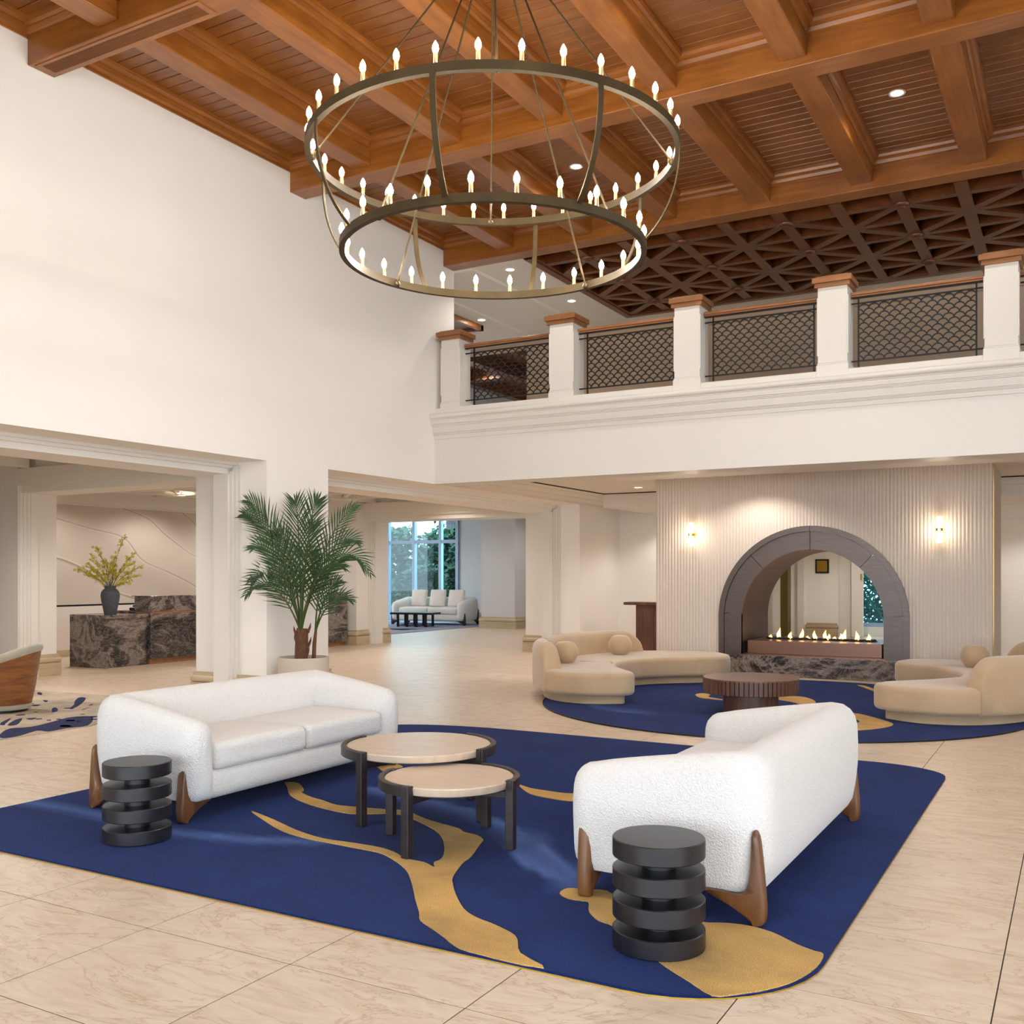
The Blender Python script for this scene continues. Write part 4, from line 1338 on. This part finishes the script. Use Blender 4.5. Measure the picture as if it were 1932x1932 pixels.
# ================================================================ BALCONY RAILING
post_x = [(-8.618, -8.287), (-6.712, -6.335), (-4.802, -4.440), (-2.885, -2.521), (-.966, -.610)]
names = ('beside the long wall', 'second from the long wall', 'midway along the balcony', 'second from the open end of the balcony', 'nearest the open end of the balcony')
for (xa, xb_), nm in zip(post_x, names):
    w = xb_ - xa; cx = (xa + xb_) / 2; cy = 13.13
    t = thing('railing_post', 'square white balcony post with wooden cap, ' + nm, 'post', (cx, cy, 4.08), 0, 'white posts of the balcony')
    h = w / 2
    MB().rbox(-h - .015, h + .015, -h - .015, h + .015, 0, .165, .006, 1).build('plinth', 'white', t)
    m = MB(); m.rbox(-h - .008, h + .008, -h - .008, h + .008, .165, .185, .006, 1); m.rbox(-h, h, -h, h, .185, 1.15, .008, 1)
    # corner chamfers between the stops
    m.build('shaft', 'white', t)
    for sx in (-1, 1):
        MB().rbox(sx * h - .012, sx * h + .012, -h - .004, -h + .02, .28, 1.02, .01, 2).build('chamfer_strip', 'white', t)
    MB().rbox(-h - .035, h + .035, -h - .035, h + .035, 1.14, 1.195, .006, 1).build('cap_molding', 'cap', t)
    MB().rbox(-h - .06, h + .06, -h - .06, h + .06, 1.195, 1.265, .006, 1).build('cap', 'cap', t)
    MB().rbox(-h - .02, h + .02, -h - .02, h + .02, 1.265, 1.285, .006, 1).build('cap_crown', 'cap', t)
RS = .0595
def arc_mesh(a0, a1, r=RS, w=.015, n=8, d=.01):
    m = MB(); rg = []
    for i in range(n + 1):
        a = a0 + (a1 - a0) * i / n
        rg.append([((r - w / 2) * cos(a), -d / 2, (r - w / 2) * sin(a)), ((r + w / 2) * cos(a), -d / 2, (r + w / 2) * sin(a)), ((r + w / 2) * cos(a), d / 2, (r + w / 2) * sin(a)), ((r - w / 2) * cos(a), d / 2, (r - w / 2) * sin(a))])
    return m.rings(rg, smooth=False)
arc_me = arc_mesh(0, pi).mesh('scale', 'black')
arc_l = arc_mesh(0, pi / 2, n=5).mesh('scale', 'black')
arc_r = arc_mesh(pi / 2, pi, n=5).mesh('scale', 'black')
bays = [(-8.272, -6.727, -8.115, -6.775), (-6.32, -4.817, -6.19, -4.875), (-4.425, -2.90, -4.31, -2.97), (-2.506, -.981, -2.42, -1.065), (-.595, 1.2, -.5, 1.1)]
bn = ('beside the long wall with the upper hall behind', 'second from the long wall', 'midway along the balcony', 'last full bay toward the open end', 'cut by the picture edge')
for (a, b_, pa, pb), nm in zip(bays, bn):
    t = thing('balcony_railing', 'black fish-scale railing panel under oak handrail, ' + nm, 'railing', (a, 13.13, 4.17), 0, 'fish-scale railing panels')
    L = b_ - a
    MB().rbox(0, L, -.045, .045, .945, .985, .012, 2).build('handrail_top', 'cap', t)
    MB().rbox(0, L, -.03, .03, .925, .945, .004, 1).build('handrail_base', 'cap', t)
    MB().box(0, L, -.018, .018, .91, .925).build('bar', 'black', t)
    MB().box(0, L, -.01, .01, .835, .852).build('bar', 'black', t)
    MB().box(0, L, -.01, .01, .108, .125).build('bar', 'black', t)
    for x in (pa - a, pb - a):
        MB().box(x - .009, x + .009, -.01, .01, -.0, .915).build('upright', 'black', t)
    n = max(1, round((pb - pa) / (2 * RS)))
    sp = (pb - pa) / n; sc = sp / (2 * RS)
    pitch = (.768 - .122) / 11
    for row in range(12):
        z = .768 - pitch * row
        for k in range(n + (row % 2)):
            x = pa - a + sp * (k + .5 - .5 * (row % 2))
            me = arc_me
            if row % 2 and k == 0: me = arc_l
            elif row % 2 and k == n: me = arc_r
            inst('scale', me, t, (x, 0, z), (0, 0, 0), (sc, 1, 1))

# ================================================================ POTTED PALM
RT = Vector((cos(YAW), sin(YAW), 0)); FW = Vector((-sin(YAW), cos(YAW), 0))
pm = thing('potted_palm', 'tall potted palm in round sand-coloured planter before the white pier', 'plant', (-8.27, 9.40, 0))
MB().lathe([(0, 0), (.29, 0), (.305, .02), (.31, .57), (.305, .585), (.285, .585), (.28, .56), (.28, .5)], 56).build('planter', 'pot', pm)
MB().lathe([(0, .53), (.281, .53)], 40).build('soil', 'soil', pm)
m = MB()
def up(lat, fw, z): return tuple(RT * lat + FW * fw + Vector((0, 0, z)))
m.tube([up(-.03, 0, .5), up(-.025, 0, .7), up(-.02, .01, .88), up(-.015, .01, .93)], [.078, .08, .075, .07], 14)
m.tube([up(.12, .02, .5), up(.13, .02, .75), up(.15, .03, .95)], [.026, .024, .014], 8)
for k in range(10):
    a = k * 2.4; z = .6 + .035 * k
    m.tube([(-.02 + .07 * cos(a), .07 * sin(a), z), (-.02 + .1 * cos(a), .1 * sin(a), z + .07), (-.02 + .11 * cos(a), .11 * sin(a), z + .12)], [.02, .014, .003], 5)
m.build('trunk', 'trunk', pm)
def frond(base, tip, sag, fwd0, fwd1, n=26, ll=.34, tw=0.0):
    n = int(n * .8)
    b0 = Vector(up(base[0], fwd0 * .2, base[1])); p3 = Vector(up(tip[0], fwd1, tip[1]))
    mid = b0.lerp(p3, .5)
    p1 = Vector(up(base[0] + (tip[0] - base[0]) * .18, fwd0, base[1] + (tip[1] - base[1]) * .5 + sag * .5))
    p2 = Vector(up(base[0] + (tip[0] - base[0]) * .62, fwd0 + (fwd1 - fwd0) * .7, base[1] + (tip[1] - base[1]) * .92 + sag))
    pts = [Vector(q) for q in bez(b0, p1, p2, p3, 30)]
    o = MB(); o.tube(pts, [.011 * (1 - i / 31.0) + .002 for i in range(31)], 5)
    st_ = o.build('frond', 'stalk', pm)
    lf = MB()
    for i in range(n):
        t = .24 + .76 * i / (n - 1)
        f = t * 30; k = min(29, int(f)); p = pts[k].lerp(pts[k + 1], f - k)
        d = (pts[k + 1] - pts[k]).normalized()
        side = d.cross(FW)
        if side.length < .2: side = d.cross(Vector((0, 0, 1)))
        side.normalize(); nrm = side.cross(d).normalized()
        for s_ in (-1, 1):
            l = ll * (.45 + .75 * sin(pi * min(1, .15 + .85 * t)) ) * rng.uniform(.85, 1.1)
            if t > .9: l *= .75
            out = (d * (.62 + .5 * t) + side * s_ * (.80 - .35 * t) + nrm * (rng.uniform(-.25, .35) + tw)).normalized()
            q1 = p + out * l * .5; q2 = p + out * l + Vector((0, 0, -.10 * l))
            wv = out.cross(nrm).normalized() * .009
            n2 = nrm * .003
            lf.add([p - wv * .5, p + wv * .5, q1 + wv, q1 - wv, q2], [(0, 1, 2, 3), (3, 2, 4)], False)
    lf.build('leaflets', 'leaf', st_)
B = (-.03, .9)
for tip, sag, f0, f1, n, ll in (
    ((-.74, 2.34), .10, .0, .05, 30, .36), ((-.62, 2.48), .02, -.12, -.2, 28, .36), ((-.12, 2.50), .10, .04, .08, 30, .36),
    ((.20, 2.50), .06, -.05, -.12, 32, .36), ((.60, 2.44), -.05, .08, .16, 28, .30), ((.84, 1.62), .62, -.08, -.2, 32, .32),
    ((.62, 2.0), .28, .1, .2, 28, .32), ((.55, 1.70), .22, -.2, -.45, 26, .30), ((-.50, 1.92), .18, -.16, -.35, 28, .32),
    ((-.66, 1.52), .34, .05, .12, 26, .32), ((-.62, 1.36), .36, -.18, -.3, 24, .28), ((.22, 1.85), .2, -.25, -.5, 24, .28), ((.10, 2.2), .1, .05, .1, 24, .32), ((-.35, 2.1), .15, .02, .05, 24, .32)):
    frond(B, tip, sag, f0, f1, n, ll)
for tip, sag, f0, f1, n, ll in (((.60, 1.28), .18, .0, -.1, 20, .22), ((.42, 1.5), .05, .05, .1, 20, .22), ((.30, 1.6), .02, -.1, -.15, 18, .2)):
    frond((.15, .9), tip, sag, f0, f1, n, ll)

# ================================================================ RECEPTION DESK, VASE
dk = thing('reception_desk', 'long dark veined marble reception desk with raised tier', 'desk', (-14.25, 12.2, 0))
MB().rbox(-.9, 0, 0, 5.45, .1, .90, .004, 1).build('front_panel', 'dmarble', dk)
MB().box(-.88, -.05, .02, 5.43, 0.0, .1).build('plinth', 'cap', dk)
MB().box(-.86, -.01, .01, 5.44, .90, .935).build('wood_strip', 'cap', dk)
MB().rbox(-.42, 0, 0, 5.45, .935, 1.20, .004, 1).build('raised_tier', 'dmarble', dk)
MB().rbox(-.95, -.42, 0, 5.45, .90, .94, .004, 1).build('worktop', 'dmarble', dk)
MB().rbox(-.5, .01, -.005, .9, 1.20, 1.212, .003, 1).build('ledge', 'dmarble', dk)
wt = thing('waterfall_table', 'dark marble waterfall table at the desk end under the vase', 'table', (-14.76, 11.75, 0))
MB().rbox(-.47, .47, -.45, .44, .84, .90, .003, 1).build('tabletop', 'dmarble', wt)
MB().rbox(-.47, .47, -.45, -.39, 0, .84, .003, 1).build('side_panel', 'dmarble', wt)
MB().rbox(-.40, .43, -.39, .44, 0.0, .84, .003, 1).build('inset_panel', 'dmarble', wt)
ph_ = thing('desk_telephone', 'black telephone on the low worktop of the reception desk', 'telephone', (-14.95, 12.5, .94))
MB().rbox(-.1, .1, -.11, .11, 0, .05, .02, 2).build('base', 'black', ph_)
MB().rbox(-.1, .1, -.035, .025, .055, .095, .018, 2).build('handset', 'black', ph_)
vz = thing('vase', 'charcoal ribbed vase on the dark waterfall table', 'vase', (-14.56, 11.6, .90))
MB().lathe([(0, 0), (.098, 0), (.103, .02), (.125, .14), (.15, .26), (.156, .33), (.147, .39), (.118, .43), (.096, .445), (.092, .46), (.10, .478), (.103, .49), (.095, .495), (.082, .48), (.08, .44), (0, .40)], 36).build('body', 'vase', vz)
fb = thing('flower_branches', 'yellow star-flower branches arranged in the charcoal vase', 'flowers', (-14.56, 11.6, 1.33))
def star(m, c, r):
    ax = Vector((rng.uniform(-1, 1), rng.uniform(-1, 1), rng.uniform(-.2, 1))).normalized()
    u = ax.orthogonal().normalized(); v = ax.cross(u)
    for k in range(6):
        a = 2 * pi * k / 6
        d = u * cos(a) + v * sin(a); e = u * cos(a + 1.57) + v * sin(a + 1.57)
        m.add([c, c + d * r * .5 + e * r * .2 + ax * r * .15, c + d * r + ax * r * .3, c + d * r * .5 - e * r * .2 + ax * r * .15], [(0, 1, 2, 3)], False)
tips = [(.30, .90), (-.42, .58), (-.28, .72), (-.66, .35), (.10, .55), (.55, .62), (.66, .38), (.60, .25), (-.5, .25), (-.1, .50), (.42, .45), (.2, .35), (-.55, .42), (.45, .14), (-.36, .36), (.0, .42)]
for lat, z in tips:
    lat *= .78
    p0 = Vector(up(lat * .08, 0, 0)); p3 = Vector(up(lat, rng.uniform(-.12, .12), z))
    pts = [Vector(q) for q in bez(p0, Vector(up(lat * .2, 0, z * .45)), Vector(up(lat * .7, 0, z * .85)), p3, 10)]
    br = MB().tube(pts, [.006 - .0004 * i for i in range(11)], 5).build('branch', 'stem', fb)
    fm = MB()
    for i in range(3, 11):
        for q in range(4 if i > 5 else 2):
            c = pts[i] + Vector((rng.uniform(-.06, .06), rng.uniform(-.06, .06), rng.uniform(-.03, .05)))
            fm.tube([pts[i - 1], c], [.003, .002], 4)
            star(fm, c, rng.uniform(.028, .044))
    fm.build('blossoms', 'petal', br)

# ================================================================ DOWNLIGHTS, VENT, SMALL FITTINGS
def downlight(x, y, z, label, power=60, r=.065, spot=2.4, col=NEUT, group='recessed downlights'):
    t = thing('downlight', label, 'downlight', (x, y, z), 0, group)
    MB().lathe([(r, -.003), (r + .022, -.006), (r + .024, .004), (r, .004)], 28, cap=False).build('trim_ring', 'white', t)
    MB().lathe([(0, -.001), (r, -.001)], 24).build('lens', 'down', t)
    light('downlight_lamp', 'SPOT', (0, 0, -.012), power, col, t, r * .8, (0, 0, 0), spot, .5)
S_ = .8583
downlight(-1.73, 11.585, ZC - .002, 'round white downlight in the boards near the open side of the lobby', 160)
downlight(-5.645, 11.63, ZC - .002, 'round white downlight in the boards behind the chandelier', 160)
downlight(-7.92, 13.9, 6.47, 'downlight in the cream mezzanine ceiling beside the last timber beam', 60)
downlight(-9.78, 16.08, 6.38, 'downlight in the grey soffit over the first railing bay', 60)
downlight(-7.87, 16.03, 6.47, 'downlight in the cream ceiling above the second railing post', 60)
downlight(-7.72, 13.95, 3.17, 'downlight beneath the balcony close to the wide opening', 90)
downlight(-6.95, 16.9, 3.17, 'downlight beneath the balcony close to the console niche', 90)
downlight(-4.31, 14.9, 3.17, 'downlight beneath the balcony in front of the fireplace arch', 110)
vent = thing('air_vent', 'long slatted air vent in the underside of the timber beam', 'vent', (-7.60, 6.153, 6.45))
MB().box(-1.0, 1.06, -.07, .07, -.001, .004).build('recess', 'ventdark', vent)
m = MB()
m.box(-1.06, 1.12, -.105, -.072, -.008, .003); m.box(-1.06, 1.12, .072, .105, -.008, .003); m.box(-1.06, -1.0, -.072, .072, -.008, .003); m.box(1.06, 1.12, -.072, .072, -.008, .003)
m.build('frame', 'beamx', vent)
sl = MB().box(-1.0, 1.06, -.0016, .0016, -.006, .002).mesh('slat', 'beamx')
for k in range(13):
    inst('slat', sl, vent, (0, -.063 + .0105 * k, 0))

# sprinkler heads of the white lattice ceiling
for k, (x, y) in enumerate(((-11.4, 7.6), (-11.6, 12.5), (-12.8, 14.6), (-11.2, 16.6))):
    o = MB().lathe([(0, 0), (.03, .004), (.03, .014), (.012, .02), (.012, .07)], 10).build('sprinkler', 'black', None, (x, y, 3.15))
    tag(o, ('small black sprinkler under the white lattice near the first opening', 'small black sprinkler above the marble desk end', 'small black sprinkler midway along the desk lattice', 'small black sprinkler before the second white header')[k], 'sprinkler', 'sprinkler heads')

# ================================================================ GARDEN OUTSIDE THE WINDOWS
def shrub(label, x, y, rx, ry, h, n, ls, z0=0.1, group='shrubs outside the lounge window', mat='bush'):
    t = thing('shrub', label, 'shrub', (x, y, -.13), 0, group)
    m = MB()
    for k in range(5):
        a = rng.uniform(0, 6.28)
        m.tube([(0, 0, 0), (rx * .3 * cos(a), ry * .3 * sin(a), h * .4), (rx * .6 * cos(a), ry * .6 * sin(a), h * .75)], [.04, .03, .01], 6)
    m.build('stems', 'bark', t)
    f = MB()
    for k in range(n):
        a = rng.uniform(0, 6.28); zz = rng.random(); rr = math.sqrt(rng.random()) * (1 - .5 * zz ** 2)
        c = Vector((rx * rr * cos(a), ry * rr * sin(a), z0 + h * zz + rng.uniform(-.1, .1)))
        u = Vector((rng.uniform(-1, 1), rng.uniform(-1, 1), rng.uniform(-.6, .6))).normalized(); v = u.orthogonal().normalized()
        l = ls * rng.uniform(.6, 1.3)
        f.add([c, c + u * l * .5 + v * l * .28, c + u * l, c + u * l * .5 - v * l * .28], [(0, 1, 2, 3)], False)
    f.build('foliage', 'bush', t)
shrub('tall green shrub beyond the panes at the column end of the window', -19.2, 31.5, 1.6, 1.2, 3.6, 4200, .26)
shrub('green shrub behind the palm trunk outside the lounge window', -21.4, 32.5, 1.8, 1.4, 3.2, 4200, .26)
shrub('low green shrub outside the middle of the lounge window', -20.7, 30.0, 1.2, .7, 1.9, 2200, .2)
shrub('green shrub at the outer end of the lounge window', -23.6, 32.0, 1.8, 1.3, 3.4, 4000, .26)
shrub('loose tall tree behind the lounge window shrubs', -22.4, 37, 3.0, 1.5, 7.5, 2600, .28)
shrub('loose tall tree past the column end of the lounge window', -20.0, 38, 2.0, 1.5, 7.0, 1800, .28)
tk = thing('palm_trunk', 'thick palm trunk outside the lounge window', 'tree', (-21.55, 33.2, -.13))
m = MB(); rg = []
for i in range(40):
    z = 9 * i / 39; r = .30 + .03 * (i % 2)
    rg.append([(r * cos(2 * pi * t / 14) + .02 * z, r * sin(2 * pi * t / 14), z) for t in range(14)])
m.rings(rg, smooth=False); m.build('trunk', 'bark', tk)
g = MB()
gs = thing('spiky_plants', 'blue-green spiky plants outside the window behind the fireplace', 'plants', (-4.6, 28.6, -.13))
for k in range(2600):
    a = rng.uniform(0, 6.28); x = rng.uniform(-1.8, 1.8); y = rng.uniform(-.9, .9); z = rng.uniform(0, 3.2)
    d = Vector((cos(a) * .6, sin(a) * .6, rng.uniform(.1, 1))).normalized(); w_ = d.orthogonal().normalized() * .035
    c = Vector((x, y, z)); l = rng.uniform(.4, .9)
    g.add([c - w_, c + w_, c + d * l + Vector((0, 0, -.1))], [(0, 1, 2)], False)
g.build('blades', 'blade', gs)

# ================================================================ DOWNLIGHTS ADDED TO BRIGHTEN THE ROOMS BEYOND AND THE LOBBY
for x, y, p, lab in (  # wing downlights, out of view behind the headers, added as fill
    (-11.4, 5.6, 220, 'added fill downlight in the lattice nearer the entrance side of the tub chair'),
    (-11.9, 8.0, 220, 'added fill downlight in the lattice past the tub chair'),
    (-15.9, 12.0, 120, 'added fill downlight above the vase end of the reception'),
    (-15.9, 14.4, 120, 'added fill downlight above the middle of the reception desk'),
    (-15.9, 16.8, 120, 'added fill downlight above the far end of the reception desk'),
    (-12.2, 12.0, 120, 'added fill downlight before the vase end of the desk'),
    (-12.2, 14.6, 120, 'added fill downlight before the middle of the desk'),
    (-11.6, 17.2, 120, 'added fill downlight before the second white header')):
    downlight(x, y, 3.2, lab, p, spot=2.7, col=(1, .955, .91))
for x, y, p, lab in (  # added to lift the dark lounge, none of them in view
    (-12.0, 21.0, 150, 'added fill downlight just past the second white header'),
    (-12.0, 25.0, 150, 'added fill downlight by the lounge column'),
    (-16.5, 22.5, 150, 'added fill downlight over the lounge rug'),
    (-19.5, 25.0, 150, 'added fill downlight by the lounge window')):
    downlight(x, y, 3.845, lab, p, spot=2.7, col=(1, .955, .91), group='added lounge fill downlights')
downlight(-4.0, 19.0, 3.17, 'added fill downlight in the ceiling behind the fireplace', 110, spot=2.7)  # unseen, added to brighten the space behind the fireplace wall
downlight(-4.6, 23.5, 3.17, 'added fill downlight before the gold plaque', 220, spot=2.7)
downlight(-.6, 18.9, 2.86, 'unseen recessed downlight in the niche past the brass wall corner', 90)
downlight(-7.2, 19.4, 2.9, 'unseen recessed downlight over the console table', 90)
downlight(-11.6, 15.2, 6.38, 'added fill downlight at the hidden end of the mezzanine', 80, group='added mezzanine fill downlights')  # added fill for the mezzanine corridor, with the upper hall below
downlight(-12.2, 20.0, 6.495, 'added fill downlight between the upper hall beams near the opening', 200, group='added upper hall fill downlights')
downlight(-9.4, 22.4, 6.495, 'added fill downlight between the upper hall beams', 200, group='added upper hall fill downlights')
downlight(-11.0, 26.0, 6.495, 'added fill downlight deep in the upper hall', 200, group='added upper hall fill downlights')
for x, y, lab in ((-6.9, 3.8, 'added lobby fill downlight over the long wall end of the front bay'), (-4.3, 3.8, 'added lobby fill downlight above the nested tables'), (-1.7, 3.8, 'added lobby fill downlight above the disc table on the gold patch'), (.9, 3.8, 'added lobby fill downlight in the front bay past the rug edge'),  # unseen above the frame, added for ambient light by bounce
                  (-3.0, 8.2, 'added lobby fill downlight between the two navy rugs'), (.9, 8.2, 'added lobby fill downlight beyond the gold trimmed rug corner')):
    downlight(x, y, ZC - .002, lab, 60 if x < -6 else (70 if y > 6 else 190), spot=2.5, col=(1, .96, .92), group='added lobby fill downlights')
